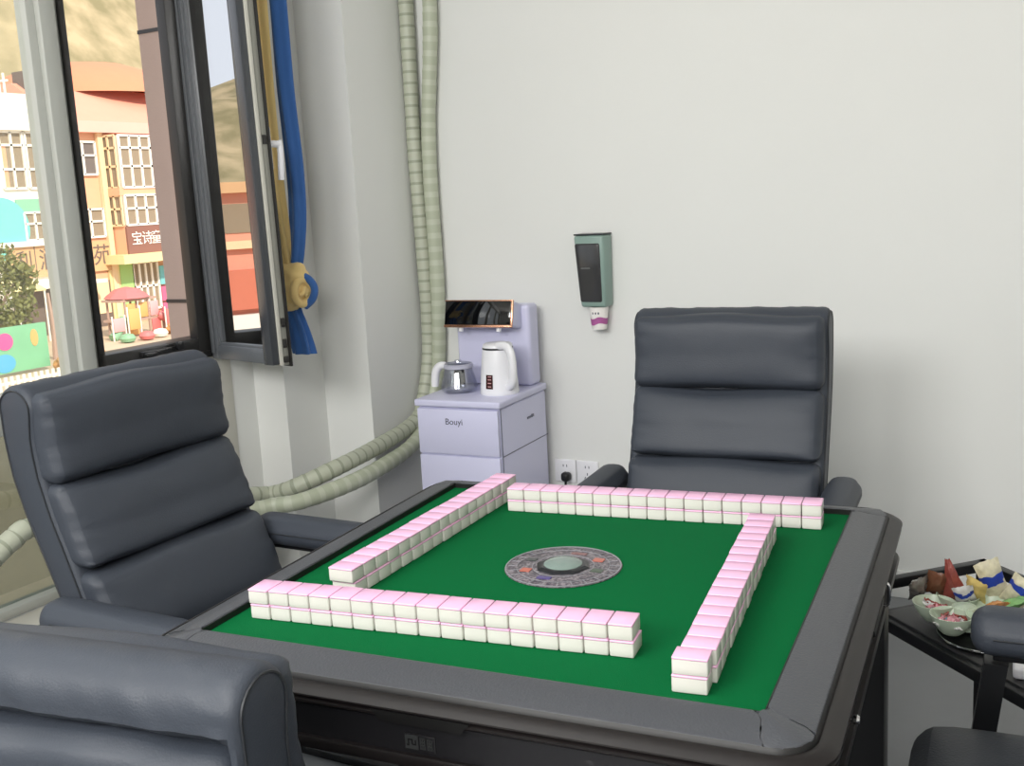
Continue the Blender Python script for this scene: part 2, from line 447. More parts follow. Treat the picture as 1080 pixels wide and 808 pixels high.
# centre control dial, set flush in the felt
dm = bpy.data.materials.new('dial_print'); dm.use_nodes = True; nt = dm.node_tree; bs = nt.nodes['Principled BSDF']
tc = nt.nodes.new('ShaderNodeTexCoord'); gr = nt.nodes.new('ShaderNodeTexVoronoi'); gr.inputs['Scale'].default_value = 150
cr = nt.nodes.new('ShaderNodeValToRGB'); ns = nt.nodes.new('ShaderNodeTexNoise'); ns.inputs['Scale'].default_value = 240; ns.inputs['Detail'].default_value = 2
nt.links.new(tc.outputs['Object'], ns.inputs['Vector']); nt.links.new(ns.outputs['Fac'], cr.inputs[0])
cr.color_ramp.elements[0].position = .36; cr.color_ramp.elements[0].color = srgb(50, 46, 56)
cr.color_ramp.elements[1].position = .64; cr.color_ramp.elements[1].color = srgb(140, 132, 136)
e = cr.color_ramp.elements.new(.5); e.color = srgb(92, 86, 94)
nt.nodes.remove(gr)
nt.links.new(cr.outputs[0], bs.inputs['Base Color']); bs.inputs['Roughness'].default_value = .35
dial = obj('control_dial', (lambda b: (lathe(b, [(.0001, 0), (.0905, 0), (.0915, .0012), (.090, .0022), (.040, .0024), (.0001, .0024)], 64, capb=False, capt=False), b)[1])(bmesh.new()), dm, table, loc=(-.002, .006, TZ-DF))
bm = bmesh.new()
for r0, r1 in ((.0885, .0905), (.072, .0728), (.0475, .0485)):
    lathe(bm, [(r0, .0022), (r0, .0030), (r1, .0030), (r1, .0022)], 64, capb=False, capt=False)
for k in range(24):
    a = 2*math.pi*k/24
    box(bm, (.080*math.cos(a), .080*math.sin(a), .0026), (.014, .0008, .001), Matrix.Rotation(a, 3, 'Z'))
obj('dial_rings', bm, mat('dial_line', srgb(140, 140, 146), .4), dial)
bm = bmesh.new(); lathe(bm, [(.030, .002), (.030, .006), (.036, .006), (.041, .0045), (.044, .0024)], 8, capb=False, capt=False)
obj('dial_bezel', bm, M['steel_dark'], dial, smooth=False)
bm = bmesh.new(); lathe(bm, [(.031, .003), (.030, .007), (.024, .0105), (.013, .0128), (.0001, .0135)], 40, capb=True, capt=False)
obj('dial_lens', bm, mat('dial_lens_grey', srgb(120, 136, 130), .12, spec=.5), dial)
for a, s, c in ((R(215), (.016, .014), (176, 92, 74)), (R(40), (.017, .014), (176, 96, 80)), (R(180-12), (.016, .012), (52, 58, 58)), (R(-8), (.018, .013), (62, 78, 62)), (R(262), (.022, .010), (72, 60, 120)), (R(85), (.026, .007), (120, 84, 84))):
    bm = bmesh.new(); box(bm, (.059*math.cos(a), .059*math.sin(a), .0028), (s[0], s[1], .0014))
    obj('dial_key', bm, mat('dial_key_%d' % c[0], srgb(*c), .3), dial, smooth=False)

# ------------------------------------------------------------------ mahjong tiles
TW, TL, TH = .03292, .04276, .02187
PK = .145     # pink share of the thickness
bm = bmesh.new(); rbox(bm, (0, 0, TH*(1-PK)/2), (TW-.0012, TL-.0006, TH*(1-PK)), .0028, (2, 2, 2))
# flat joint on top of the white body
for v in bm.verts:
    if v.co.z > TH*(1-PK)-.0030:
        v.co.z = min(v.co.z + .003, TH*(1-PK))
        v.co.x = max(-1, min(1, v.co.x/((TW-.0012)/2)*1.0))*(TW-.0012)/2
body_me = bpy.data.meshes.new('tile_body'); bmesh.ops.recalc_face_normals(bm, faces=bm.faces[:]); bm.to_mesh(body_me); bm.free()
bm = bmesh.new(); rbox(bm, (0, 0, TH*(1-PK/2)), (TW-.0012, TL-.0006, TH*PK), .0018, (2, 2, 2))
back_me = bpy.data.meshes.new('tile_back'); bmesh.ops.recalc_face_normals(bm, faces=bm.faces[:]); bm.to_mesh(back_me); bm.free()
for me, m_ in ((body_me, 'tile_white'), (back_me, 'tile_pink')):
    me.materials.append(M[m_])
    for p in me.polygons: p.use_smooth = True
    me.set_sharp_from_angle(angle=R(50))
RT = Matrix.Rotation(A5, 3, 'Z')
ORD = ['first', 'second', 'third', 'fourth', 'fifth', 'sixth', 'seventh', 'eighth', 'ninth', 'tenth', 'eleventh', 'twelfth', 'thirteenth', 'fourteenth', 'fifteenth', 'sixteenth', 'seventeenth']
tile0 = None
def tile(x, y, z, rz, label, group):
    """x, y in the table's own frame, centre of the tile"""
    global tile0
    p = RT @ Vector((x, y, z))
    if tile0 is None:
        tile0 = thing('mahjong_tile', label, 'mahjong tile', p, rz, group)
        for nm, me in (('body', body_me), ('back', back_me)):
            link(bpy.data.objects.new(nm, me), tile0)
        t = tile0
    else:
        t = copy_tree(tile0)
    t.location = p; t.rotation_euler = (0, 0, rz); t['label'] = label; t['group'] = group
def row(name, ends, x0, y0, ang, across, shift=None, up_off=0, pitch=None):
    """x0,y0: outer corner of the row's first stack; runs along ang, its depth direction is ang+90*across"""
    d = Vector((math.cos(ang), math.sin(ang))); n = Vector((-d.y, d.x))*across
    pw = pitch or TW
    for layer in range(2):
        for i in range(17):
            c = Vector((x0, y0)) + d*(pw*(i+.5)) + n*(TL/2)
            if shift: c += n*shift(i, layer) 
            jx = rnd.uniform(-.0008, .0008); jr = rnd.uniform(-.012, .012)
            c += n*jx
            if layer: c += d*up_off
            k = i+1; word = ORD[i] if i < 9 else ORD[16-i]
            end = ends[0] if i < 9 else ends[1]
            lay = ('bottom', 'top')[layer]
            lab = 'pink-backed white tile, %s from the %s end of the %s, %s layer' % (word, end, name, lay)
            tile(c.x, c.y, TZ-DF+.0003+layer*(TH+.0001), ang+A5+jr, lab, 'tiles of the '+name)
row('front tile wall', ('left', 'right'), -.3541, -.3128, .05644, 1, up_off=-.0015)
row('back tile wall', ('left', 'right'), -.2109, .25866, .05, 1)
la = math.atan2(.5595, .0186)
row('left tile wall', ('near', 'far'), -.2540+.003, -.1975, la, 1, pitch=.03295, up_off=-.006)
ra = math.atan2(.5747, -.0318)
row('right tile wall', ('near', 'far'), .3191-.001, -.3515, ra, 1, pitch=.0336, shift=lambda i, l: .004 if i == 0 else 0)

# ------------------------------------------------------------------ leather chairs (local: faces +y, right hand = +x)
PROF = [(.40, -.095), (.50, -.125), (.633, -.178), (.72, -.215), (.80, -.243), (.90, -.255), (1.01, -.258)]
HW = .25
def back_y(z): return interp(PROF, z)
def wrinkle(u, v, amp, seed, k=9):
    e = max(0, abs(u)-.72)/.28
    s = math.sin(v*k+seed+3*noise.noise(Vector((u*2, v*3, seed)))) + .6*math.sin(v*k*2.1+seed*1.7)
    return amp*e*s
def front_cushion(z0, z1, seed, wr):
    bm = bmesh.new(); W = 2*HW-.012; h = z1-z0; t = .075
    def fn(p, u):
        f = max(0, (1-abs(u[0])**5))*(1-abs(u[2])**4)
        if p.y > 0:
            p.y += .016*f + wrinkle(u[0], u[2], wr, seed) + .002*noise.noise(Vector((u[0]*2.5, u[2]*1.5, seed)))
        p.z += .004*math.sin(u[0]*4+seed)*(1 if u[2] > .5 else .4)*(abs(u[2])) 
        return p
    rbox(bm, (0, .040, (z0+z1)/2), (W, t, h-.001), .024, (30, 3, 18), fn)
    for v in bm.verts: v.co.y += back_y(v.co.z)
    return bm
def make_chair():
    t = thing('leather_chair', 'slate leather armchair', 'chair')
    # shell: side outline carried across, its top rolled over to the rear
    fr_ = [(.038, z) for z in (.43, .50, .58, .66, .74, .82, .87)] + [(.040, .90), (.044, .925), (.048, .945)]
    arch = [(-.0045+.0535*math.cos(R(q)), .958+.048*math.sin(R(q))) for q in range(4, 181, 11)]
    rr_ = [(-.058, z) for z in (.955, .945, .935, .926, .918, .910, .90, .88)] + [(-.057, .82), (-.055, .74), (-.052, .66), (-.049, .56), (-.046, .43)]
    O = fr_ + arch + rr_; n_ = len(O)
    nrm = []
    for i in range(n_):
        p_, q_ = Vector(O[i-1]), Vector(O[(i+1) % n_]); d_ = (q_-p_).normalized(); nrm.append(Vector((-d_.y, d_.x)))
    xs = [(-HW, .016), (-HW+.002, .009), (-HW+.006, .004), (-HW+.013, .0008), (-HW+.022, 0)] + [(-HW+.022+(2*HW-.044)*k/40, 0) for k in range(1, 40)]
    xs += [(-x, i_) for x, i_ in xs[:5][::-1]]
    bm = bmesh.new(); rings = []
    for x, ins in xs:
        ring = []
        for i, (y, z) in enumerate(O):
            q_ = Vector((y, z)) + nrm[i]*ins
            w_ = 0
            if y < .0 and z > .93:
                e_ = min(1, (HW-abs(x))/.06)
                w_ = e_*(.0034*noise.noise(Vector((x*16+(z-.9)*14, z*7, 3))) + .0022*noise.noise(Vector((x*38+(z-.9)*40, z*9, 8)))) + (.002*math.sin(z*260+x*30) if .015 < HW-abs(x) < .04 else 0)
            if y < -.03 and z < .94:
                e2_ = min(1, max(0, (HW-abs(x)-.012)/.012)); t2_ = min(1, max(0, (.945-z)/.025)); q_.x += .030*e2_*t2_*t2_*(3-2*t2_)
            q_ -= nrm[i]*w_
            ring.append(bm.verts.new((x, back_y(q_.y)+q_.x, q_.y)))
        rings.append(ring)
    for A_, B_ in zip(rings, rings[1:]):
        for i in range(n_): bm.faces.new((A_[i], A_[(i+1) % n_], B_[(i+1) % n_], B_[i]))
    bm.faces.new(rings[0][::-1]); bm.faces.new(rings[-1])
    sh = obj('back_shell', bm, M['leather'], t)
    for s in (-1, 1):
        P = [Vector(O[i]) + nrm[i]*.011 for i in range(n_)]
        P = [(s*(HW-.0005), back_y(p_.y)+p_.x, p_.y) for p_ in P]
        bm = bmesh.new(); tube(bm, P, .0020, 6); obj('piping', bm, M['piping'], sh)
    obj('back_cushion', front_cushion(.806, .993, 1.3, .0016), M['leather'], t)
    obj('back_cushion', front_cushion(.637, .805, 4.1, .002), M['leather'], t)
    obj('back_cushion', front_cushion(.462, .636, 7.7, .002), M['leather'], t)
    bm = bmesh.new()
    def fr2(p, u):
        if p.y < 0: p.y -= .012*(1-abs(u[0])**6)*(1-abs(u[2])**6)
        p.z += .003*math.sin(u[0]*6)*(1 if u[2] > .8 else 0)
        p.y += .002*math.sin(u[0]*11+u[2]*3)
        return p
    rbox(bm, (0, -.034, .692), (2*HW-.030, .066, .462), .030, (30, 4, 14), fr2)
    for v in bm.verts: v.co.y += back_y(v.co.z)
    obj('rear_pad', bm, M['leather'], t)
    # seat
    bm = bmesh.new()
    def fs(p, u):
        if p.z > 0: p.z += .018*(1-abs(u[0])**4)*(1-abs(u[1])**4)
        return p
    rbox(bm, (0, .075, .385), (.48, .42, .11), .045, (16, 14, 4), fs)
    obj('seat', bm, M['leather_dark'], t)
    obj('seat_frame', bx(-.235, .235, -.15, .26, .305, .335, bevel=.008), M['black_metal'], t)
    for s in (-1, 1):
        bm = bmesh.new()
        def fa(p, u):
            p.x += 0
            if u[2] > 0: p.z += .008*(1-abs(u[0])**2)
            return p
        rbox(bm, (s*.297, .022, .564), (.088, .37, .060), .0295, (6, 12, 5), fa)
        a = obj('armrest', bm, M['leather'], t)
        for sx in (-1, 1):
            bm = bmesh.new(); tube(bm, [(s*.297+sx*.0436, -.115+.29*i/12, .568) for i in range(13)], .0016, 6)
            obj('piping', bm, M['piping'], a)
        # flat bar loop: front post, rear post, top bar, floor runner
        bm = bx(s*.297-.022, s*.297+.022, -.185, .175, .526, .540, bevel=.003)
        obj('arm_rail', bm, M['black_metal'], t)
        obj('floor_runner', bx(s*.297-.022, s*.297+.022, -.24, .24, 0, .02, bevel=.003), M['black_metal'], t)
        bm = bmesh.new()
        P = [(s*.297-.02, .170, .52), (s*.297+.02, .170, .52), (s*.297+.024, .235, .01), (s*.297-.024, .235, .01)]
        A_ = [bm.verts.new((x, y-.017, z)) for x, y, z in P]; B_ = [bm.verts.new((x, y+.017, z)) for x, y, z in P]
        bm.faces.new(A_); bm.faces.new(B_[::-1])
        for i in range(4): bm.faces.new((A_[i], A_[(i+1) % 4], B_[(i+1) % 4], B_[i]))
        obj('front_post', bm, M['black_metal'], t, smooth=False)
        obj('rear_post', bx(s*.297-.02, s*.297+.02, -.215, -.185, .015, .535, bevel=.003), M['gun_metal'], t)
        obj('seat_bracket', bx(min(s*.225, s*.285), max(s*.225, s*.285), .0, .12, .31, .33, bevel=.003), M['black_metal'], t)
    return t
chair = make_chair()
spots = [((-.893, .166, 0), R(-89.9), 1.0, 'slate leather armchair with three back cushions, in front of the window'),
         ((-.115, 1.03, 0), R(185), 1.0, 'slate leather armchair facing the camera in front of the plain white wall'),
         ((-.222, -.503, 0), R(8.5), .888, 'nearest grey armchair, seen from behind with its rolled headrest top'),
         ((.788, .07, 0), R(94.5), 1.05, 'armchair beside the snack table, showing one armrest and dark seat')]
for i, (loc, rz, sc, lab) in enumerate(spots):
    c = chair if i == 0 else copy_tree(chair)
    c.location = loc; c.rotation_euler = (0, 0, rz); c.scale = (sc, sc, sc)
    c['label'] = lab; c['group'] = 'armchairs around the mahjong table'

# ------------------------------------------------------------------ tea bar machine, kettle, teapot
tb = thing('tea_bar_machine', 'white tea bar machine with black control screen standing in the corner', 'water dispenser', (-1.19, 1.76, 0), R(3))
W2, D2 = .158, .185
bm = bx(-W2, W2, -D2, D2, .02, .632, bevel=.012, seg=3)
obj('cabinet', bm, M['lavender'], tb)
obj('worktop', bx(-W2-.006, W2+.006, -D2-.010, D2, .632, .656, bevel=.006, seg=3), M['lavender'], tb)
dr = obj('upper_door', bx(-W2+.004, W2-.004, -D2-.010, -D2+.006, .470, .626, bevel=.004), M['lavender'], tb)
text_mesh('lettering', 'Bouyi', .030, M['ink_dark'], dr, (-.012, -D2-.0102, .583), (R(90), 0, 0), .0004)
obj('lower_door', bx(-W2+.004, W2-.004, -D2-.010, -D2+.006, .04, .465, bevel=.004), M['lavender'], tb)
bm = bx(W2-.001, W2+.0016, -D2+.012, D2, .466, .469); bx(W2-.001, W2+.0016, -D2+.004, -D2+.008, .03, .63, bm)
obj('side_seam', bm, M['seam'], tb, smooth=False)
bm = bx(W2-.002, W2+.002, .02, .075, .555, .563, bevel=.001); bx(W2-.002, W2+.004, .055, .07, .556, .566, bm, bevel=.001)
obj('side_grip', bm, M['seam'], tb)
# tower at the rear
bm = bx(-.150, W2-.014, .105, D2, .656, .945, bevel=.014, seg=4)
for v in bm.verts:
    if v.co.z > .8: v.co.x = v.co.x*(1-.25*(v.co.z-.8)*0)
obj('tower', bm, M['lavender'], tb)
hd = bpy.data.objects.new('control_panel', None); link(hd, tb); hd.location = (-.015, .055, .914); hd.rotation_euler = (R(-14), 0, 0)
bm = bx(-.135, .130, -.018, .06, -.040, .048, bevel=.008, seg=3); obj('housing', bm, M['lavender'], hd)
bm = bx(-.137, .132, -.026, -.016, -.046, -.036, bevel=.003); bx(.124, .132, -.026, -.016, -.046, .050, bm, bevel=.003)
bx(-.137, .132, -.026, -.016, .046, .051, bm, bevel=.002)
obj('copper_frame', bm, M['copper'], hd)
obj('screen', bx(-.135, .125, -.0245, -.016, -.037, .047, bevel=.002), M['black_glass'], hd)
bm = bmesh.new()
for x in (-.08, .07): lathe(bm, [(.008, -.058), (.010, -.04)], 12, (x, .0, 0))
obj('spout', bm, M['white_plastic'], hd)

kt = thing('electric_kettle', 'white electric kettle with small maroon display, on the tea bar worktop', 'kettle', (-1.105, 1.735, .656), R(-12))
bm = bmesh.new(); lathe(bm, [(.0001, 0), (.066, 0), (.068, .004), (.067, .012), (.064, .05), (.058, .11), (.053, .152), (.0515, .158), (.0001, .158)], 40, capb=False, capt=False)
obj('body', bm, M['white_plastic'], kt)
bm = bmesh.new(); lathe(bm, [(.0525, .154), (.053, .157), (.0525, .1605), (.050, .161)], 40, capb=False, capt=False); obj('lid_ring', bm, M['steel_dark'], kt)
bm = bmesh.new(); lathe(bm, [(.052, .160), (.050, .170), (.044, .174), (.0001, .175)], 40, capb=True, capt=False); obj('lid', bm, M['white_plastic'], kt)
bm = bmesh.new(); P = catmull([(.028, -.03, .168), (.062, -.03, .170), (.086, -.032, .150), (.094, -.033, .10), (.088, -.03, .05), (.060, -.022, .028)], 7)
tube(bm, P, [.014]*len(P), 12)
for v in bm.verts: v.co.y = -.028 + (v.co.y+.028)*.9
obj('handle', bm, M['white_plastic'], kt)
bm = bmesh.new(); lathe(bm, [(.050, .150), (.056, .158)], 12, capb=False, capt=False)
bm.free()
bm = bmesh.new()
n = 7; A_ = []; 
for zz, rr in ((.024, .0673), (.072, .0632)):
    A_.append([bm.verts.new(((rr)*math.sin(R(a)), -(rr)*math.cos(R(a)), zz)) for a in [-2+24*i/n for i in range(n+1)]])
    A_.append([bm.verts.new(((rr-.004)*math.sin(R(a)), -(rr-.004)*math.cos(R(a)), zz)) for a in [-2+24*i/n for i in range(n+1)]])
for i in range(n):
    bm.faces.new((A_[0][i], A_[0][i+1], A_[2][i+1], A_[2][i])); bm.faces.new((A_[0][i], A_[1][i], A_[1][i+1], A_[0][i+1])); bm.faces.new((A_[2][i], A_[2][i+1], A_[3][i+1], A_[3][i]))
dp = obj('display', bm, M['dark_maroon'], kt)
bm = bmesh.new()
for zz in (.032, .044, .056, .066): box(bm, (.0125, -.0652+(zz-.024)*.075, zz), (.013, .002, .003), Matrix.Rotation(R(11), 3, 'Z'))
obj('display_marks', bm, M['label_pink'], dp, smooth=False)

tp = thing('glass_teapot', 'clear glass teapot with white handle, left of the white kettle', 'teapot', (-1.262, 1.725, .656), R(-5))
def bowl_shell(prof_o, prof_i): 
    b = bmesh.new(); lathe(b, prof_o + prof_i[::-1], 36, capb=False, capt=False); return b
po = [(.0001, 0), (.050, 0), (.062, .006), (.066, .018), (.060, .042), (.052, .070), (.048, .088), (.049, .093)]
pi_ = [(.0001, .004), (.048, .005), (.059, .010), (.063, .019), (.057, .042), (.049, .070), (.0455, .088), (.0465, .093)]
obj('glass_body', bowl_shell(po, pi_), M['clear_glass'], tp)
bm = bmesh.new(); lathe(bm, [(.0001, .092), (.050, .092), (.052, .097), (.046, .101), (.014, .104), (.012, .112), (.0001, .113)], 32, capb=False, capt=False)
obj('lid', bm, M['clear_glass'], tp)
bm = bmesh.new(); lathe(bm, [(.0485, .084), (.051, .086), (.051, .098), (.0485, .1)], 32, capb=False, capt=False); obj('collar', bm, mat('collar_grey', srgb(190, 190, 205), .3), tp)
bm = bmesh.new(); lathe(bm, [(.0001, .030), (.018, .030), (.019, .036), (.019, .088), (.0001, .088)], 20, (.012, -.01, 0), capb=False, capt=False)
ft = obj('filter', bm, M['steel_dark'], tp)
bm = bmesh.new(); lathe(bm, [(.0001, 0), (.006, 0), (.006, .002), (.0001, .002)], 14, capb=False, capt=False)
for v in bm.verts: v.co = Vector((v.co.x+.012, -v.co.z-.029, v.co.y+.062))
obj('filter_badge', bm, M['white_plastic'], ft)
bm = bmesh.new(); P = catmull([(-.046, -.01, .092), (-.070, -.012, .090), (-.088, -.015, .070), (-.094, -.016, .04), (-.096, -.016, .016)], 6)
tube(bm, P, [.012+.003*math.sin(i/len(P)*3.1) for i in range(len(P))], 12)
obj('handle', bm, M['white_plastic'], tp)

# ------------------------------------------------------------------ cup dispenser on the wall, cup, sockets
cd = thing('cup_dispenser', 'teal wall cup dispenser with smoky front window, on the white wall', 'cup dispenser', (-.836, YB, -.016), 0)
bm = bx(-.056, .056, -.078, -.001, .945, 1.192, bevel=.010, seg=3)
for v in bm.verts:
    t_ = (1.192-v.co.z)/.247; v.co.x = v.co.x*(1-.16*t_) + .006*t_
    if v.co.y < -.04: v.co.y += .010*t_
obj('case', bm, M['teal_plastic'], cd)
bm = bx(-.054, .042, -.0835, -.060, .963, 1.165, bevel=.008, seg=3)
for v in bm.verts:
    t_ = (1.192-v.co.z)/.247; v.co.x = v.co.x*(1-.16*t_) + .006*t_
    if v.co.y < -.04: v.co.y += .010*t_
wd = obj('front_window', bm, M['smoke_window'], cd)
obj('window_mark', bx(-.030, .004, -.0800, -.070, 1.078, 1.083), M['gun_metal'], wd, smooth=False)
obj('top_cap', bx(-.055, .055, -.077, -.001, 1.192, 1.197, bevel=.002), M['steel_dark'], cd)
cup = thing('paper_cup', 'white paper cup with purple band hanging below the cup dispenser', 'paper cup', (-.822, YB-.041, -.016), 0)
bm = bmesh.new(); lathe(bm, [(.0001, .872), (.0235, .872), (.0255, .868), (.0335, .945), (.030, .945), (.0225, .876), (.0001, .876)], 30, capb=False, capt=False); obj('body', bm, M['paper'], cup)
bm = bmesh.new(); lathe(bm, [(.0284, .886), (.0306, .908)], 30, capb=False, capt=False)
for v in bm.verts: v.co.z += .004*math.sin(v.co.x*120)
obj('band', bm, M['magenta'], cup)
bm = bmesh.new()
for i, a in enumerate((-18, 2, 20)):
    rr = .0316; box(bm, (rr*math.sin(R(a)), -rr*math.cos(R(a)), .925), (.005, .0008, .007), Matrix.Rotation(R(a), 3, 'Z'))
obj('print', bm, M['ink_dark'], cup, smooth=False)

def socket(x, lab):
    s = thing('wall_socket', lab, 'socket', (x, YB, .322), 0, 'power sockets low on the back wall')
    obj('plate', bx(-.043, .043, -.009, -.0005, -.043, .043, bevel=.004, seg=3), M['white_plastic'], s)
    bm = bmesh.new()
    for dx, dz, rr in ((-.007, .02, 0), (.007, .02, 0), (0, -.006, 0), (-.009, -.02, .5), (.009, -.02, -.5)):
        box(bm, (dx, -.0088, dz), (.003, .0015, .009), Matrix.Rotation(rr, 3, 'Y'))
    obj('pin_holes', bm, M['ink_dark'], s, smooth=False)
    return s
socket(-.997, 'white double wall socket with black plug, right of the tea bar machine')
socket(-.908, 'empty white wall socket between the plugged socket and the chair arm')
pg = thing('power_plug', 'black power plug pushed into the low wall socket', 'plug', (-.985, YB-.010, .306), 0)
bm = bmesh.new(); rbox(bm, (0, -.018, 0), (.034, .034, .034), .012, (4, 4, 4)); obj('plug_body', bm, M['black_plastic'], pg)
bm = bmesh.new(); tube(bm, catmull([(0, -.022, -.012), (-.002, -.024, -.06), (-.012, -.016, -.16), (-.02, -.012, -.29)], 8), .0045, 10); obj('cord', bm, M['black_plastic'], pg)

# ------------------------------------------------------------------ wrapped air-conditioner hoses
def hose(P, rad, mats, name, lab, band):
    pts = catmull(P, 16)
    # resample evenly
    out = [pts[0]]; acc = 0
    step = .010
    for a, b in zip(pts, pts[1:]):
        d = (b-a).length
        while acc + d >= step:
            a = a.lerp(b, (step-acc)/d); d = (b-a).length; acc = 0; out.append(a.copy())
        acc += d
    per = band
    def rf(i):
        k = i % per
        return rad*(1.0 + (.03 if k == 0 else .0) - .03*(k/per) + .07*noise.noise(out[i]*7))
    bm = bmesh.new(); tube(bm, out, rad, 14, radfn=rf, mifn=lambda i: (0 if (i % per) < per*.55 else 1))
    return tag(obj(name, bm, mats, smooth=True), lab, 'hose')
hose([(-1.54, 1.966, 2.78), (-1.542, 1.966, 2.04), (-1.546, 1.966, 1.54), (-1.536, 1.966, 1.01), (-1.54, 1.962, 0.76), (-1.537, 1.894, 0.569), (-1.535, 1.82, 0.507), (-1.53, 1.581, 0.472), (-1.53, 1.357, 0.454), (-1.6, 1.235, 0.417), (-1.7, 1.218, 0.382), (-1.73, 1.151, 0.392), (-1.76, 0.9, 0.43), (-1.77, 0.6, 0.5), (-1.77, 0.35, 0.518), (-1.77, 0.305, 0.506), (-1.77, 0.257, 0.485), (-1.77, 0.183, 0.441)],
     .028, [M['wrap_light'], M['wrap_dark']], 'insulated_hose', 'pale green wrapped hose with dark stripes, left of the two up the corner', 4)
hose([(-1.44, 1.966, 2.78), (-1.44, 1.966, 2.02), (-1.482, 1.966, 1.53), (-1.484, 1.966, 1.01), (-1.5, 1.964, 0.72), (-1.51, 1.93, 0.6), (-1.5, 1.89, 0.516), (-1.49, 1.727, 0.441), (-1.47, 1.491, 0.416), (-1.47, 1.315, 0.407), (-1.53, 1.148, 0.391), (-1.62, 1.102, 0.377), (-1.7, 0.95, 0.36), (-1.76, 0.8, 0.22), (-1.78, 0.75, 0.08)],
     .0275, [M['wrap_plain'], M['wrap_edge']], 'insulated_hose', 'smoother pale green wrapped hose, right of the two up the corner', 5)
# ------------------------------------------------------------------ curtain, tied in a knot
cu = thing('curtain', 'yellow and blue curtain tied in a knot beside the open casement', 'curtain', (-1.708, 1.37, 0))
def cloth_strip(path, widths, depth, m, name, folds, seed, parent):
    """gathered cloth: a closed, folded cross-section carried along a path"""
    bm = bmesh.new(); rings = []; n = 40
    pts = catmull(path, 8)
    for i, p in enumerate(pts):
        t = i/(len(pts)-1); wv = interp(widths, t)
        ring = []
        for k in range(n):
            a = 2*math.pi*k/n
            fold = 1+.20*math.sin(folds*a+seed+1.2*math.sin(t*5+seed))
            ring.append(bm.verts.new(p + Vector((math.cos(a)*wv*fold, math.sin(a)*wv*depth*fold, 0))))
        rings.append(ring)
    for i in range(len(rings)-1):
        for k in range(n): bm.faces.new((rings[i][k], rings[i][(k+1) % n], rings[i+1][(k+1) % n], rings[i+1][k]))
    bm.faces.new(rings[0]); bm.faces.new(rings[-1][::-1])
    return obj(name, bm, m, parent)
cloth_strip([(.002, -.02, 2.5), (.004, -.02, 2.0), (.006, -.02, 1.6), (.008, -.01, 1.35), (.016, .0, 1.17), (.02, .0, 1.10)], [(0, .045), (.4, .034), (.75, .028), (1, .022)], .8, M['yellow_cloth'], 'yellow_panel', 5, .4, cu)
cloth_strip([(.052, .03, 2.5), (.054, .03, 2.0), (.054, .03, 1.7), (.064, .03, 1.45), (.066, .02, 1.28), (.045, .015, 1.14), (.035, .01, 1.09)], [(0, .034), (.4, .028), (.8, .026), (1, .016)], .8, M['blue_cloth'], 'blue_panel', 4, 1.4, cu)
bm = bmesh.new()
def fk(p, u):
    n_ = noise.noise(Vector((p.x*22, p.y*22, p.z*16))); d = p.normalized()
    return p + d*(.006*n_ + .003*math.sin(p.z*150+p.x*60))
rbox(bm, (.036, -.005, 1.062), (.118, .090, .160), .048, (12, 10, 14), fk)
for v in bm.verts: v.co.x += (1.058-v.co.z)*-.18
kn = obj('knot', bm, M['yellow_cloth'], cu)
bm = bmesh.new()
tube(bm, [(.086+.004*math.cos(a)*2, -.014+.030*math.cos(a), 1.045+.040*math.sin(a)) for a in [2*math.pi*i/24 for i in range(24)]], .014, 10, closed=True)
for i in range(3):
    a0 = i*2.1; tube(bm, catmull([(.092, -.030+.01*i, 1.035+.012*i), (.100, -.02+.008*i, 1.045), (.094, -.01, 1.058-.014*i)], 6), .008, 8)
obj('knot_loop', bm, M['yellow_cloth'], kn)
bm = bmesh.new(); tube(bm, catmull([(.072, -.010, 1.105), (.104, .004, 1.085), (.122, .008, 1.055), (.112, .006, 1.020), (.082, .0, .995)], 6), .013, 10)
obj('blue_fold', bm, M['blue_cloth'], kn)
cloth_strip([(.030, .005, 1.02), (.034, .005, .97), (.046, .005, .91), (.060, .005, .835)], [(0, .020), (.5, .032), (1, .042)], .6, M['blue_cloth'], 'tail', 6, .9, cu)

# ------------------------------------------------------------------ side table with snacks
SA = R(-43)     # local x along the near long edge (runs to the right and towards the camera)
ZS = .40
O0 = Vector((.322, .866, 0))
Rs = Matrix.Rotation(SA, 3, 'Z')
stt = thing('side_table', 'low black side table with raised rim bar, behind the right armchair', 'side table', O0, SA)
LX, LY = .62, .26
obj('shelf', bx(0, LX, 0, LY, ZS-.012, ZS, bevel=.002), M['side_top'], stt)
bm = bx(-.012, LX+.012, -.018, .004, ZS-.030, ZS-.004, bevel=.003); bx(-.012, LX+.012, LY-.004, LY+.018, ZS-.03, ZS-.004, bm, bevel=.003)
bx(-.018, .004, -.018, LY+.018, ZS-.03, ZS-.004, bm, bevel=.003); bx(LX-.004, LX+.018, -.018, LY+.018, ZS-.03, ZS-.004, bm, bevel=.003)
obj('shelf_frame', bm, M['black_metal'], stt)
bm = bx(-.018, LX+.018, LY-.004, LY+.018, ZS+.048, ZS+.070, bevel=.002); bx(-.018, .004, -.018, LY+.018, ZS+.048, ZS+.070, bm, bevel=.002)
bx(LX-.004, LX+.018, -.018, LY+.018, ZS+.048, ZS+.07, bm, bevel=.002)
obj('rim_bar', bm, M['black_metal'], stt)
for x, y in ((-.007, -.007), (-.007, LY+.007), (LX+.007, -.007), (LX+.007, LY+.007)):
    obj('leg', bx(x-.011, x+.011, y-.011, y+.011, 0, ZS+.05, bevel=.002), M['black_metal'], stt)
def on_shelf(px, py):  # local -> world
    return O0 + Rs @ Vector((px, py, 0))
CT = Vector((.487, .832, 0))
ty = thing('round_tray', 'round black tray with silver edge under the snack dish', 'tray', CT + Vector((.048, -.030, ZS)))
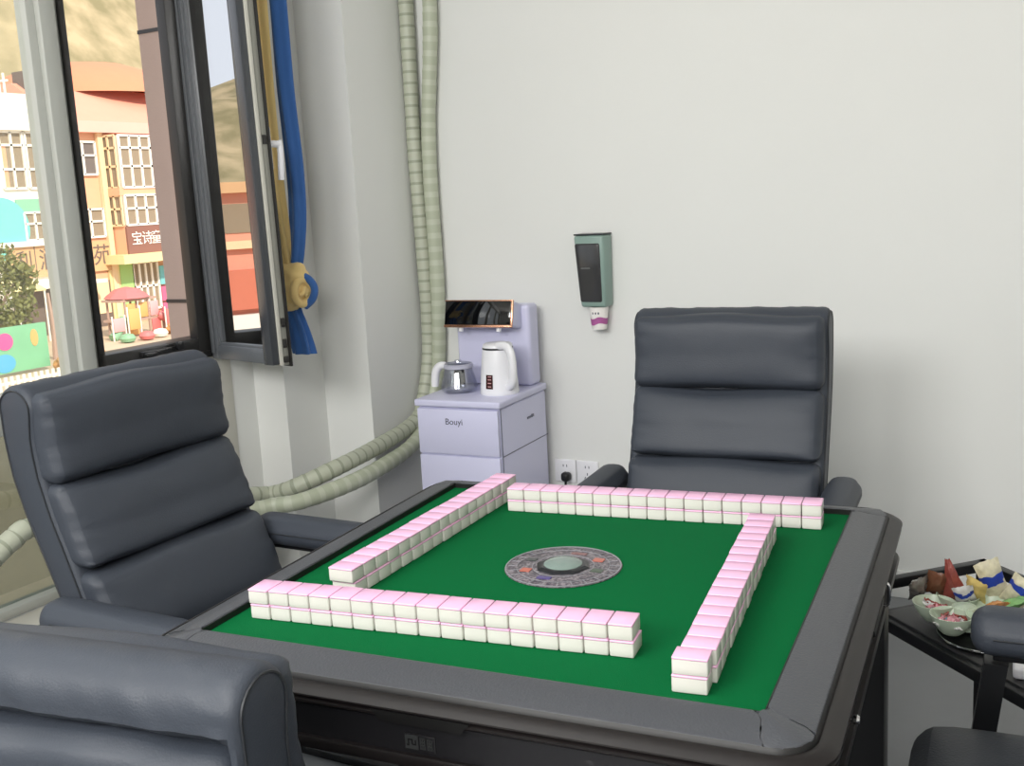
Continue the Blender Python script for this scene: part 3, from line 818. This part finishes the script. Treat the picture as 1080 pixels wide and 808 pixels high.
bm = bmesh.new(); lathe(bm, [(.0001, .001), (.090, .001), (.095, .006), (.0935, .008), (.088, .004), (.0001, .004)], 48, capb=False, capt=False); obj('plate', bm, M['tray_black'], ty)
bm = bmesh.new(); tube(bm, [(.0952*math.cos(a), .0952*math.sin(a), .0075) for a in [2*math.pi*i/60 for i in range(60)]], .0022, 6, closed=True); obj('edge', bm, M['chrome'], ty)
bw = thing('snack_dish', 'pale green petal shaped snack dish full of sweets on the side table', 'snack dish', CT + Vector((0, 0, ZS+.0085)))
petals = [(253, .058), (181, .058), (325, .058), (37, .058), (109, .058)]
for a, r0 in petals:
    bm = bmesh.new()
    lathe(bm, [(.0001, .002), (.018, .002), (.025, .008), (.037, .026), (.043, .042), (.0408, .042), (.035, .028), (.023, .011), (.0001, .008)], 28, (r0*math.cos(R(a)), r0*math.sin(R(a)), 0), capb=False, capt=False)
    obj('petal_bowl', bm, M['bowl_green'], bw)
bm = bmesh.new(); lathe(bm, [(.0001, .0), (.040, .0), (.030, .012), (.024, .04), (.0001, .044)], 24, capb=False, capt=False); obj('hub', bm, M['bowl_green'], bw)
def pack_mesh(w_, h_, t_, seed, twist=False, point=0):
    bm = bmesh.new(); nx, nz = 10, 12; top = {}; bot = {}
    for s, dct in ((1, top), (-1, bot)):
        for i in range(nx+1):
            for j in range(nz+1):
                u = -1+2*i/nx; v = -1+2*j/nz
                puff = max(0, 1-abs(u)**2.2)*max(0, 1-abs(v)**2.5)
                pinch = 1-.12*(1-abs(v)) if not twist else (1-.72*max(0, 1-abs(abs(v)-.62)/.25))
                x = u*w_/2*pinch*(1-point*max(0, v*.5+.5)); z = v*h_/2 + .05*h_*noise.noise(Vector((u*1.5, v, seed+9)))
                if twist and abs(v) > .75: puff = .08
                y = s*t_/2*puff*(1+.3*noise.noise(Vector((u*2, v*2, seed)))) + .004*noise.noise(Vector((u*3, v*3, seed+4)))
                dct[i, j] = bm.verts.new((x, y + (s*.0002), z))
        for i in range(nx):
            for j in range(nz):
                q = (dct[i, j], dct[i+1, j], dct[i+1, j+1], dct[i, j+1])
                bm.faces.new(q if s < 0 else q[::-1])
    bmesh.ops.remove_doubles(bm, verts=bm.verts[:], dist=.0006)
    return bm
def wrap_mat(name, c, metal=.0, rough=.25): return mat(name, srgb(*c), rough, metal=metal, spec=.7, var=(70, .4), bump=(90, .5))
def pack(name, lab, cat, pos, rot, w_, h_, t_, m, seed, group=None, twist=False, band=None, point=0):
    o = obj(name, pack_mesh(w_, h_, t_, seed, twist, point), m, None)
    o.location = CT + Vector(pos) + Vector((0, 0, ZS)); o.rotation_euler = rot
    tag(o, lab, cat, group)
    if band is not None:
        b = pack_mesh(w_*1.02, h_, t_*1.06, seed, twist, point)
        kill = [v for v in b.verts if not (band[0] < v.co.z/(h_/2) < band[1])]
        bmesh.ops.delete(b, geom=kill, context='VERTS')
        for v in b.verts: v.co.y *= 1.02
        obj('print_band', b, band[2], o, normals=False)
    return o
blue = mat('blue_print', srgb(40, 66, 168), .3)
clearw = wrap_mat('cream_wrap', (224, 214, 186)); redw = wrap_mat('red_wrap', (150, 74, 66)); brownw = wrap_mat('brown_wrap', (120, 78, 56)); yelw = wrap_mat('yellow_wrap', (222, 196, 120))
pinkw = wrap_mat('pink_wrap', (214, 150, 160)); greenw = wrap_mat('green_wrap', (130, 180, 110)); silverw = wrap_mat('silver_wrap', (150, 146, 140), .6); whitew = wrap_mat('white_wrap', (230, 226, 220))
pack('snack_packet', 'upright cream snack packet with blue band in the snack dish', 'snack packet', (.045, .072, .085), (R(12), R(-22), R(20)), .052, .10, .022, clearw, 1, band=(-.2, .45, blue))
pack('snack_packet', 'cream packet with blue corner print, rightmost in the snack dish', 'snack packet', (.095, .050, .075), (R(20), R(28), R(-10)), .050, .085, .020, clearw, 2, band=(.1, .6, blue))
pack('snack_packet', 'dark red pointed snack packet standing in the snack dish', 'snack packet', (-.030, .052, .083), (R(10), R(-12), R(0)), .060, .098, .026, redw, 3, point=.85)
pack('snack_packet', 'brown snack packet leaning beside the dark red packet', 'snack packet', (-.062, .055, .070), (R(25), R(14), R(15)), .050, .065, .022, brownw, 4)
pack('snack_packet', 'silver snack packet at the left rim of the snack dish', 'snack packet', (-.095, .038, .062), (R(30), R(-20), R(40)), .048, .060, .024, silverw, 5)
pack('snack_packet', 'yellow snack packet in front of the upright cream packet', 'snack packet', (.016, .050, .070), (R(30), R(20), R(-20)), .048, .065, .024, yelw, 6)
pack('snack_packet', 'small white snack packet with blue band between red and yellow packets', 'snack packet', (-.004, .030, .063), (R(35), R(-15), R(10)), .042, .055, .020, whitew, 8, band=(-.1, .5, blue))
pack('snack_packet', 'orange brown snack packet at the front right of the snack dish', 'snack packet', (.055, -.02, .060), (R(50), R(10), R(60)), .045, .055, .022, wrap_mat('orange_wrap', (206, 140, 80)), 9)
pack('snack_packet', 'green edged snack packet at the right of the snack dish', 'snack packet', (.085, .020, .058), (R(60), R(0), R(80)), .045, .060, .022, greenw, 10)
cand = [(redw, 'red'), (whitew, 'white'), (pinkw, 'pink'), (mat('teal_wrap', srgb(70, 170, 180), .25), 'teal')]
k = 0
for (a, r0), zz in (((253, .058), .034), ((181, .058), .034)):
    for i in range(11):
        b = rnd.uniform(0, 2*math.pi); q = .027*math.sqrt((i+.5)/11)
        m_, cn = cand[(k*3+i) % 3 if i != 4 else 3]
        p = (r0*math.cos(R(a))+q*math.cos(b*1.0+i*2.4), r0*math.sin(R(a))+q*math.sin(b*0+i*2.4), zz+rnd.uniform(0, .008))
        lab = '%s twist-wrapped sweet in the %s bowl of the snack dish' % (cn, 'nearest' if a == 253 else 'left')
        pack('wrapped_sweet', lab, 'sweet', p, (R(90)+rnd.uniform(-.4, .4), rnd.uniform(-3, 3), rnd.uniform(0, 3)), .017, .032, .010, m_, 20+i, 'twist-wrapped %s sweets in the %s bowl' % (cn, 'nearest' if a == 253 else 'left'), True)
    k += 1
cl = thing('digital_clock', 'white handset with small grey display at the side table edge', 'clock', Vector((.655, .668, ZS)), R(4))
bm = bmesh.new(); rbox(bm, (0, 0, .0125), (.13, .085, .025), .008, (4, 4, 3)); obj('case', bm, M['white_plastic'], cl)
obj('display', bx(-.05, -.012, -.022, .012, .0265, .0285), M['grey_card'], cl, smooth=False)
cb = obj('folded_card', bx(-.05, .05, -.06, .06, 0, .004, bevel=.001), M['grey_card']); cb.location = (.60, .86, ZS+.001); cb.rotation_euler = (0, 0, R(-30))
tag(cb, 'flat grey card lying behind the snack dish', 'card')

# ------------------------------------------------------------------ outside
ZG = -3.6
ground_m = mat('yard_paving', srgb(196, 176, 150), .9, var=(.6, .15))
gm = bx(-140, -2.1, -90, 130, ZG-.2, ZG)
struct(obj('ground', gm, ground_m, smooth=False))
# rendered outer wall of this building, beside the casement
rb = mat('brown_render', srgb(166, 147, 138), .9, var=(3, .06), bump=(120, .2))
bm = bx(-2.135, XW-.075, 1.25, 1.75, ZG, 4.2)
struct(obj('wall_outside', bm, rb, smooth=False))
bm = bmesh.new()
for zz in (1.02, 1.915): bx(-2.137, XW-.075, 1.247, 1.2505, zz, zz+.012, bm)
struct(obj('wall_outside_joint', bm, M['frame_dark'], smooth=False))
# hill
hm = mat('dry_hillside', srgb(150, 136, 96), 1.0, spec=.1)
nt = hm.node_tree; tcn = nt.nodes.new('ShaderNodeTexCoord'); n1 = nt.nodes.new('ShaderNodeTexNoise'); n1.inputs['Scale'].default_value = .35; n1.inputs['Detail'].default_value = 8
cr = nt.nodes.new('ShaderNodeValToRGB'); cr.color_ramp.elements[0].position = .35; cr.color_ramp.elements[0].color = srgb(134, 126, 96); cr.color_ramp.elements[1].position = .65; cr.color_ramp.elements[1].color = srgb(180, 164, 132)
nt.links.new(tcn.outputs['Object'], n1.inputs['Vector']); nt.links.new(n1.outputs['Fac'], cr.inputs[0]); nt.links.new(cr.outputs[0], nt.nodes['Principled BSDF'].inputs['Base Color'])
bm = bmesh.new(); NX, NY = 26, 64; G = {}
for i in range(NX+1):
    for j in range(NY+1):
        x = -52-100*i/NX; y = -110+260*j/NY
        t = i/NX
        crest = 58*math.exp(-((y-62)/48)**2) + 13*math.exp(-((y+38)/26)**2) + 7
        h = crest*(1-math.cos(math.pi*min(1, t*1.6)))/2
        h += (2.2*noise.noise(Vector((x*.05, y*.05, 1))) + 1.0*noise.noise(Vector((x*.16, y*.16, 3))))*min(1, t*6)
        G[i, j] = bm.verts.new((x, y, ZG-.5+h))
for i in range(NX):
    for j in range(NY): bm.faces.new((G[i, j], G[i, j+1], G[i+1, j+1], G[i+1, j]))
struct(obj('hill', bm, hm))

# kindergarten across the yard (facade parallel to the window wall)
XF = -40
kg = thing('school_building', 'three storey orange and white school building across the yard', 'building', (XF, 32, ZG))
cm = {k: mat('facade_'+k, srgb(*c), .85, var=(2, .04)) for k, c in dict(orange=(222, 172, 138), salmon=(226, 158, 134), pink=(232, 176, 160), white=(240, 236, 226), cream=(232, 206, 166), yellow=(228, 210, 156), green=(136, 190, 160), tan=(208, 168, 126), brown=(138, 98, 86), teal=(120, 206, 196), dark=(112, 98, 90), glass=(146, 132, 112), glassd=(112, 104, 100), red=(214, 138, 104), magenta=(208, 104, 140), lime=(164, 204, 130), tealp=(120, 190, 196), store=(206, 122, 98)).items()}
def kp(name, m, x0, x1, y0, y1, z0, z1, parent=None, bevel=0):
    o = obj(name, bx(XF+x0, XF+x1, y0, y1, z0, z1, bevel=bevel), m, parent or kg, smooth=False)
    if parent is None: o.location = (-XF, -32, -ZG)
    return o
YL, YM, YR2 = 14.0, 31.3, 46.0
kp('left_wall', cm['white'], -9, 0, YL, YM, ZG, 5.15)
kp('right_wall', cm['orange'], -9, -.02, YM, YR2, ZG, 5.15)
kp('left_parapet', cm['white'], -9.3, .35, YL-.2, YM, 5.15, 6.65)
kp('eave', cm['pink'], -9.3, .45, YM, YR2, 5.15, 5.65)
o = kp('roof', cm['salmon'], -9.3, .25, YM, YR2, 5.65, 7.5)
for v in o.data.vertices:
    if v.co.z > 7 and v.co.x > XF-1: v.co.x -= 3.0
bm = bmesh.new(); lathe(bm, [(5.2, 0), (4.9, .5), (3.8, 1.2), (2.0, 1.75), (.1, 1.95)], 28, (XF-6, 38.2, 7.3), capb=False)
o = obj('dome', bm, cm['red'], kg); o.location = (-XF, -32, -ZG)
def window(y0, y1, z0, z1, cols, rows, x=0, depth=.12, fr=None, bar=.09, gl=None):
    w_ = kp('window', gl or cm['glass'], x, x+.04, y0, y1, z0, z1)
    bm = bmesh.new()
    for c in range(cols+1):
        yy = y0+(y1-y0)*c/cols; bx(XF+x, XF+x+depth, yy-bar/2, yy+bar/2, z0, z1, bm)
    for zz in rows:
        bx(XF+x, XF+x+depth, y0, y1, zz-bar/2, zz+bar/2, bm)
    obj('mullions', bm, fr or cm['white'], w_, smooth=False)
    return w_
# left block
window(28.25, 29.35, 2.75, 5.1, 2, (2.75, 3.55, 4.55, 5.1), bar=.1); window(29.5, 30.6, 2.75, 5.1, 2, (2.75, 3.55, 4.55, 5.1), bar=.1)
kp('curtained_pane', cm['orange'], .03, .05, 28.3, 28.55, 2.8, 4.5)
kp('colour_band', cm['green'], 0, .06, 28.7, YM, 1.7, 2.3)
window(29.0, 30.55, .55, 1.72, 3, (.55, 1.25, 1.72), bar=.09)
bm = bmesh.new(); lathe(bm, [(1.3, 0), (1.3, .1)], 30)
for v in bm.verts: v.co = Vector((XF+v.co.z, 27.9+v.co.x, 1.1+v.co.y))
o = obj('wall_disc', bm, cm['teal'], kg); o.location = (-XF, -32, -ZG)
kp('ledge', cm['white'], 0, .3, YL, YM, .30, .52)
sg = kp('sign_board', cm['tan'], 0, .14, 28.0, 33.3, -1.05, .30)
for s_, yy in (('润', 29.9), ('苑', 32.75)):
    t_ = text_mesh('sign_letter', s_, 1.0, cm['dark'], sg, (XF+.15, yy, -.38), (R(90), 0, R(90)), .01)
t_ = text_mesh('sign_letter', '利', .8, cm['dark'], sg, (XF+.15, 28.7, -.30), (R(90), 0, R(90)), .01)
bm = bx(XF+.14, XF+.15, 29.22, 29.26, -1.05, .3); obj('sign_joint', bm, cm['dark'], sg, smooth=False)
kp('canopy', cm['white'], 0, 1.2, 28.6, 32.0, -1.5, -1.36)
kp('shopfront', cm['dark'], 0, .05, 28.0, 33.2, ZG, -1.5)
kp('shop_shutter', cm['cream'], .02, .08, 32.2, 33.0, -3.0, -1.4)
# right block
window(31.7, 33.1, 3.3, 4.75, 2, (3.3, 4.15, 4.75), bar=.09, gl=cm['glassd'])
window(31.7, 33.15, .5, 1.8, 2, (.5, 1.2, 1.75), bar=.09)
kp('pilaster', cm['cream'], 0, .2, 33.22, 33.5, -3.6, 5.15)
for z0, z1, rws in ((2.66, 5.0, (2.66, 3.62, 4.45, 5.0)), (.95, 2.3, (.95, 1.7, 2.3))):
    window(33.7, 37.9, z0, z1, 7, rws, x=.9, bar=.10)
    sw = kp('window', cm['glass'], .0, .9, 33.56, 33.7, z0, z1)
    bm = bmesh.new()
    for xx in (0, .45, .9): bx(XF+xx-.05, XF+xx+.05, 33.5, 33.57, z0, z1, bm)
    for zz in rws: bx(XF, XF+.9, 33.5, 33.57, zz-.05, zz+.05, bm)
    obj('mullions', bm, cm['cream'], sw, smooth=False)
kp('bay_spandrel', cm['orange'], 0, .96, 33.46, 38.1, 2.3, 2.66)
kp('bay_block', cm['orange'], 0, .88, 33.58, 37.9, -.4, 5.0)
sb = kp('sign_board', cm['brown'], .88, 1.0, 33.6, 38.6, -.38, .88)
for s_, yy in (('宝', 34.12), ('诗', 34.74), ('童', 35.30)):
    text_mesh('sign_letter', s_, .66, cm['white'], sb, (XF+1.02, yy, .28), (R(90), 0, R(90)), .01)
kp('yellow_fascia', cm['yellow'], 0, 1.4, 32.9, 38.8, -.80, -.38)
kp('ground_wall', cm['yellow'], 0, .1, 33.1, 33.7, ZG, -.8); kp('green_wall', cm['lime'], 0, .12, 33.7, 34.5, ZG, -.8)
window(34.5, 36.0, -3.1, -.85, 4, (-3.1, -2.0, -.85), bar=.1)
for m_, z0, z1 in ((cm['tealp'], -2.0, -1.1), (cm['magenta'], -2.8, -2.1), (cm['magenta'], -3.5, -2.9)):
    kp('wall_panel', m_, .05, .2, 36.05, 36.6, z0, z1)
bm = bmesh.new()
for a in range(3): tube(bm, [(XF-2, 29.9+.25*a, 6.65), (XF-2, 29.9+.25*a, 8.6-.4*a)], .05, 6)
tube(bm, [(XF-2, 29.0, 7.3), (XF-2, 30.6, 7.5)], .05, 6)
o = obj('roof_aerial', bm, cm['white'], kg); o.location = (-XF, -32, -ZG)
o = kp('roof_tank', cm['dark'], -3, -1.5, 31.6, 32.5, 6.6, 8.0)
# lower neighbour further left, seen in the casement's glass
nb = thing('orange_building', 'orange block with red storefront mirrored in the open casement glass', 'building', (XF, -11, ZG))
def np_(name, m, x0, x1, y0, y1, z0, z1):
    o = obj(name, bx(XF+x0, XF+x1, y0, y1, z0, z1), m, nb, smooth=False); o.location = (-XF, 11, -ZG); return o
np_('wall', cm['salmon'], -8, 0, -30, 4, ZG, 2.0); np_('roof', cm['tan'], -8.4, .5, -30.4, 4.4, 2.0, 2.4)
np_('storefront', cm['store'], 0, .4, -22, -2, -2.4, -.9); np_('band', cm['cream'], 0, .3, -30, 4, -.1, .2); np_('awning', cm['magenta'], 0, .9, -13, -9, -.9, -.3)
for k in range(6):
    np_('window', cm['glass'], 0, .05, -28+5*k, -25.6+5*k, .5, 1.6)
np_('base', cm['white'], 0, .5, -30, 4, ZG, -2.6)

# playground in front of it
pgx = -35.5
pl = thing('playground_house', 'red roofed climbing frame with orange panels and slides', 'playground', (pgx, 30.1, ZG))
pl.scale = (.66, .56, .62)
pm = {k: mat('play_'+k, srgb(*c), .5) for k, c in dict(red=(206, 116, 114), orange=(223, 172, 108), pink=(222, 168, 168), green=(133, 176, 140), white=(231, 226, 214), brown=(176, 148, 134)).items()}
bm = bmesh.new(); lathe(bm, [(1.55, 2.55), (1.35, 2.75), (.8, 3.15), (.1, 3.3)], 8, capb=True, capt=True); obj('roof', bm, pm['red'], pl, smooth=False)
bm = bx(-.9, .9, -1.5, 1.9, 1.0, 1.15); bx(-.9, .9, -1.5, 1.9, 2.35, 2.5, bm); obj('deck', bm, pm['brown'], pl, smooth=False)
for x, y in ((-.8, -1.1), (.8, -1.1), (.8, 0), (.8, 1.1), (-.8, 1.1)):
    bm = bmesh.new(); tube(bm, [(x, y, 0), (x, y, 2.6)], .08, 8); obj('post', bm, pm['brown'], pl)
for y0, m_ in ((-1.0, 'orange'), (.15, 'orange'), (1.2, 'pink')):
    obj('panel', bx(.82, .9, y0, y0+.8, 1.2, 2.2, bevel=.03), pm[m_], pl)
for y0, m_ in ((-1.0, 'orange'), (1.15, 'red'), (2.2, 'brown')):
    obj('lower_panel', bx(.9, 1.0, y0, y0+.85, .1, 1.0, bevel=.03), pm[m_], pl)
bm = bmesh.new(); tube(bm, catmull([(.9, -1.5, 1.2), (1.2, -2.1, .9), (1.4, -2.7, .4), (1.4, -3.1, .15)], 6), .32, 10); obj('slide', bm, pm['green'], pl)
bm = bmesh.new(); tube(bm, catmull([(.9, 1.9, 1.2), (1.3, 2.4, .9), (1.6, 2.9, .35), (1.6, 3.4, .15)], 6), .32, 10); obj('slide', bm, pm['red'], pl)
for p_, m_, nm in (((-33.4, 28.1), 'green', 'green ball seat on the playground ground'), ((-33.2, 28.9), 'red', 'red ball seat on the playground ground'), ((-33.3, 29.7), 'white', 'white ball seat on the playground ground')):
    bm = bmesh.new(); lathe(bm, [(.05, 0), (.26, .05), (.32, .18), (.24, .32), (.05, .37)], 16); o = obj('ball_seat', bm, pm[m_]); o.location = (p_[0], p_[1], ZG); tag(o, nm, 'seat', 'ball seats in the playground')
for i, (y, h_, m_, cn) in enumerate(((28.6, .9, 'pink', 'pink'), (29.4, 1.2, 'orange', 'orange'), (31.4, 1.0, 'red', 'red'), (32.1, 1.3, 'brown', 'brown'))):
    t_ = thing('play_panel', cn + ' framed play panel beside the red roofed climbing frame', 'play panel', (-34.4, y, ZG), 0, 'play panels in the yard')
    obj('board', bx(-.05, .05, -.28, .28, .35, h_, bevel=.02), pm[m_], t_)
    for sx in (-.32, .32):
        bm = bmesh.new(); tube(bm, [(0, sx, 0), (0, sx, h_+.1)], .035, 8); obj('post', bm, pm['white'], t_)
# tree, board, awning, bare trunk, fence
leafm = mat('tree_leaves', srgb(120, 122, 72), .8, var=(1.5, .35))
tr = thing('leafy_tree', 'dusty green tree at the left edge of the window view', 'tree', (-33.5, 22.6, ZG))
bm = bmesh.new(); tube(bm, [(0, 0, 0), (.05, 0, 1.4), (0, .1, 2.8)], [.16, .13, .08], 8)
for a in range(5): tube(bm, [(0, .03, 1.6+.2*a), (.7*math.cos(a*1.3), .7*math.sin(a*1.3), 2.6+.2*a)], [.06, .03], 6)
obj('trunk', bm, pm['brown'], tr)
bm = bmesh.new()
for i in range(2600):
    th = rnd.uniform(0, 2*math.pi); cz = rnd.uniform(-1, 1); rr = rnd.uniform(.45, 1)**.5
    p = Vector((1.5*rr*math.sqrt(1-cz*cz)*math.cos(th), 1.35*rr*math.sqrt(1-cz*cz)*math.sin(th), 2.55+1.55*rr*cz))
    p += Vector((noise.noise(p*1.2)*.5, noise.noise(p*1.2+Vector((5, 0, 0)))*.5, noise.noise(p*1.2+Vector((0, 7, 0)))*.4))
    s = rnd.uniform(.07, .14); d1 = Vector((rnd.uniform(-1, 1), rnd.uniform(-1, 1), rnd.uniform(-1, 1))).normalized(); d2 = d1.orthogonal().normalized()
    bm.faces.new([bm.verts.new(p+d1*s), bm.verts.new(p+d2*s*.5), bm.verts.new(p-d1*s), bm.verts.new(p-d2*s*.5)])
obj('crown', bm, leafm, tr, smooth=False, normals=False)
gb = thing('painted_wall', 'green painted garden board with pink and blue patches below the tree', 'board', (-30.6, 20.9, ZG))
obj('panel', bx(-.08, .08, -1.6, 1.35, .12, 1.6), mat('board_green', srgb(126, 186, 146), .7, var=(1.5, .16)), gb, smooth=False)
def patch(c, m, ry, rz_):
    bm = bmesh.new(); lathe(bm, [(1, 0), (1, .02)], 20)
    for v in bm.verts: v.co = Vector((.08+v.co.z, c[0]+v.co.x*ry, c[1]+v.co.y*rz_))
    obj('painted_patch', bm, m, gb)
patch((-.25, 1.15), mat('patch_pink', srgb(220, 90, 150), .7), .30, .28); patch((-.35, .45), mat('patch_blue', srgb(90, 170, 210), .7), .40, .30); patch((.85, 1.15), pm['orange'], .14, .28)
aw = thing('yellow_awning', 'small yellow awning in front of the tan sign wall', 'awning', (-37.8, 27.4, ZG))
bm = bmesh.new(); a_ = [bm.verts.new(p) for p in ((0, -.8, 2.2), (0, .6, 2.2), (-1.0, .6, 2.6), (-1.0, -.8, 2.6), (0, -.8, 2.12), (0, .6, 2.12), (-1, .6, 2.5), (-1, -.8, 2.5))]
for f in ((0, 1, 2, 3), (7, 6, 5, 4), (0, 4, 5, 1), (1, 5, 6, 2), (2, 6, 7, 3), (3, 7, 4, 0)): bm.faces.new([a_[i] for i in f])
obj('cloth', bm, cm['yellow'], aw, smooth=False)
for y in (-.75, .55):
    bm = bmesh.new(); tube(bm, [(-.05, y, 0), (-.05, y, 2.14)], .04, 6); obj('post', bm, pm['white'], aw)
bm = bmesh.new(); tube(bm, [(0, 0, 0), (.02, .05, 1.2), (-.03, .02, 2.4)], [.10, .08, .05], 8)
o = obj('bare_trunk', bm, pm['brown']); o.location = (-32.5, 24.0, ZG); tag(o, 'thin bare trunk right of the green painted board', 'tree trunk')
fc = thing('picket_fence', 'white picket fence along the near edge of the yard', 'fence', (-25.6, 17.3, ZG))
bm = bmesh.new(); 
for k in range(60):
    y = -5.0+.19*k; bx(-.02, .02, y-.045, y+.045, .05, .78, bm)
obj('pickets', bm, pm['white'], fc, smooth=False)
bm = bx(-.05, -.02, -5.1, 6.3, .18, .26); bx(-.05, -.02, -5.1, 6.3, .56, .64, bm); obj('fence_bars', bm, pm['white'], fc, smooth=False)
bush = mat('bush_dry', srgb(190, 140, 90), .9, var=(2, .3))
for i, (x, y, s) in enumerate(((-30.2, 23.6, .5), (-29.6, 22.3, .45), (-33.6, 30.8, .35))):
    bm = bmesh.new(); bmesh.ops.create_icosphere(bm, subdivisions=4, radius=s)
    for v in bm.verts: v.co *= 1+.35*noise.noise(v.co*5+Vector((i, 0, 0))); v.co.z = max(-.2, v.co.z*.8)
    o = obj('bush', bm, bush); o.location = (x, y, ZG+.2)
    tag(o, ('dry orange bush beside the bare trunk', 'dry orange bush behind the picket fence', 'dry orange bush at the foot of the climbing frame')[i], 'bush', 'dry bushes in the yard')

# ------------------------------------------------------------------ light
world = bpy.data.worlds.new('World'); scene.world = world; world.use_nodes = True
nt = world.node_tree; bg = nt.nodes['Background']
bg.inputs[0].default_value = (.86, .91, 1.0, 1); bg.inputs[1].default_value = 1.35
sun = bpy.data.lights.new('sun', 'SUN'); sun.energy = 4.6; sun.angle = R(2); sun.color = (1, .90, .76)
so = bpy.data.objects.new('sun', sun); so.rotation_euler = Vector((-.72, .30, -.55)).to_track_quat('-Z', 'Y').to_euler(); link(so)
def fill_light(x, y, sx, sy, p, col=(1, .99, .97)):  # added area fill to raise the interior; no such fixture is known
    l = bpy.data.lights.new('added_fill', 'AREA'); l.shape = 'RECTANGLE'; l.size = sx; l.size_y = sy; l.energy = p; l.color = col
    o = bpy.data.objects.new('added_fill', l); o.location = (x, y, ZC-.03); link(o); return o
def wash_fill(x, y, z, to, sx, sy, p, col=(1, .99, .97)):
    o = fill_light(x, y, sx, sy, p, col); o.location = (x, y, z)
    o.rotation_euler = (Vector(to)-Vector((x, y, z))).to_track_quat('-Z', 'Y').to_euler(); return o
wash_fill(-.7, -2.8, 2.35, (-.3, 2, .9), 1.3, .8, 65); wash_fill(.9, -2.8, 2.35, (.6, 2, .9), 1.3, .8, 52)  # added washes from behind the camera, lifting upright surfaces; no lamps known there
fill_light(-.6, -.9, 1.2, .6, 17)

# ------------------------------------------------------------------ camera
cam = bpy.data.cameras.new('camera'); co = bpy.data.objects.new('camera', cam); link(co)
pos = Vector((.60127, -1.47088, 1.31973)); 
from mathutils import Euler
Mt = Euler((1.398702, .0528236, .4188503), 'XYZ').to_matrix()
R5 = Matrix.Rotation(A5, 3, 'Z')
co.matrix_world = Matrix.Translation(R5 @ pos) @ (R5 @ Mt).to_4x4()
cam.sensor_fit = 'HORIZONTAL'; cam.sensor_width = 36; cam.lens = 1132.55*36/1080
cam.clip_start = .02; cam.clip_end = 500
scene.camera = co
vs = scene.view_settings; vs.view_transform = 'Standard'; vs.look = 'None'; vs.gamma = 1; vs.exposure = 0; vs.use_curve_mapping = False
scene.cycles.use_denoising = True
scene.cycles.max_bounces = 10; scene.cycles.transparent_max_bounces = 12
scene.cycles.sample_clamp_indirect = 6
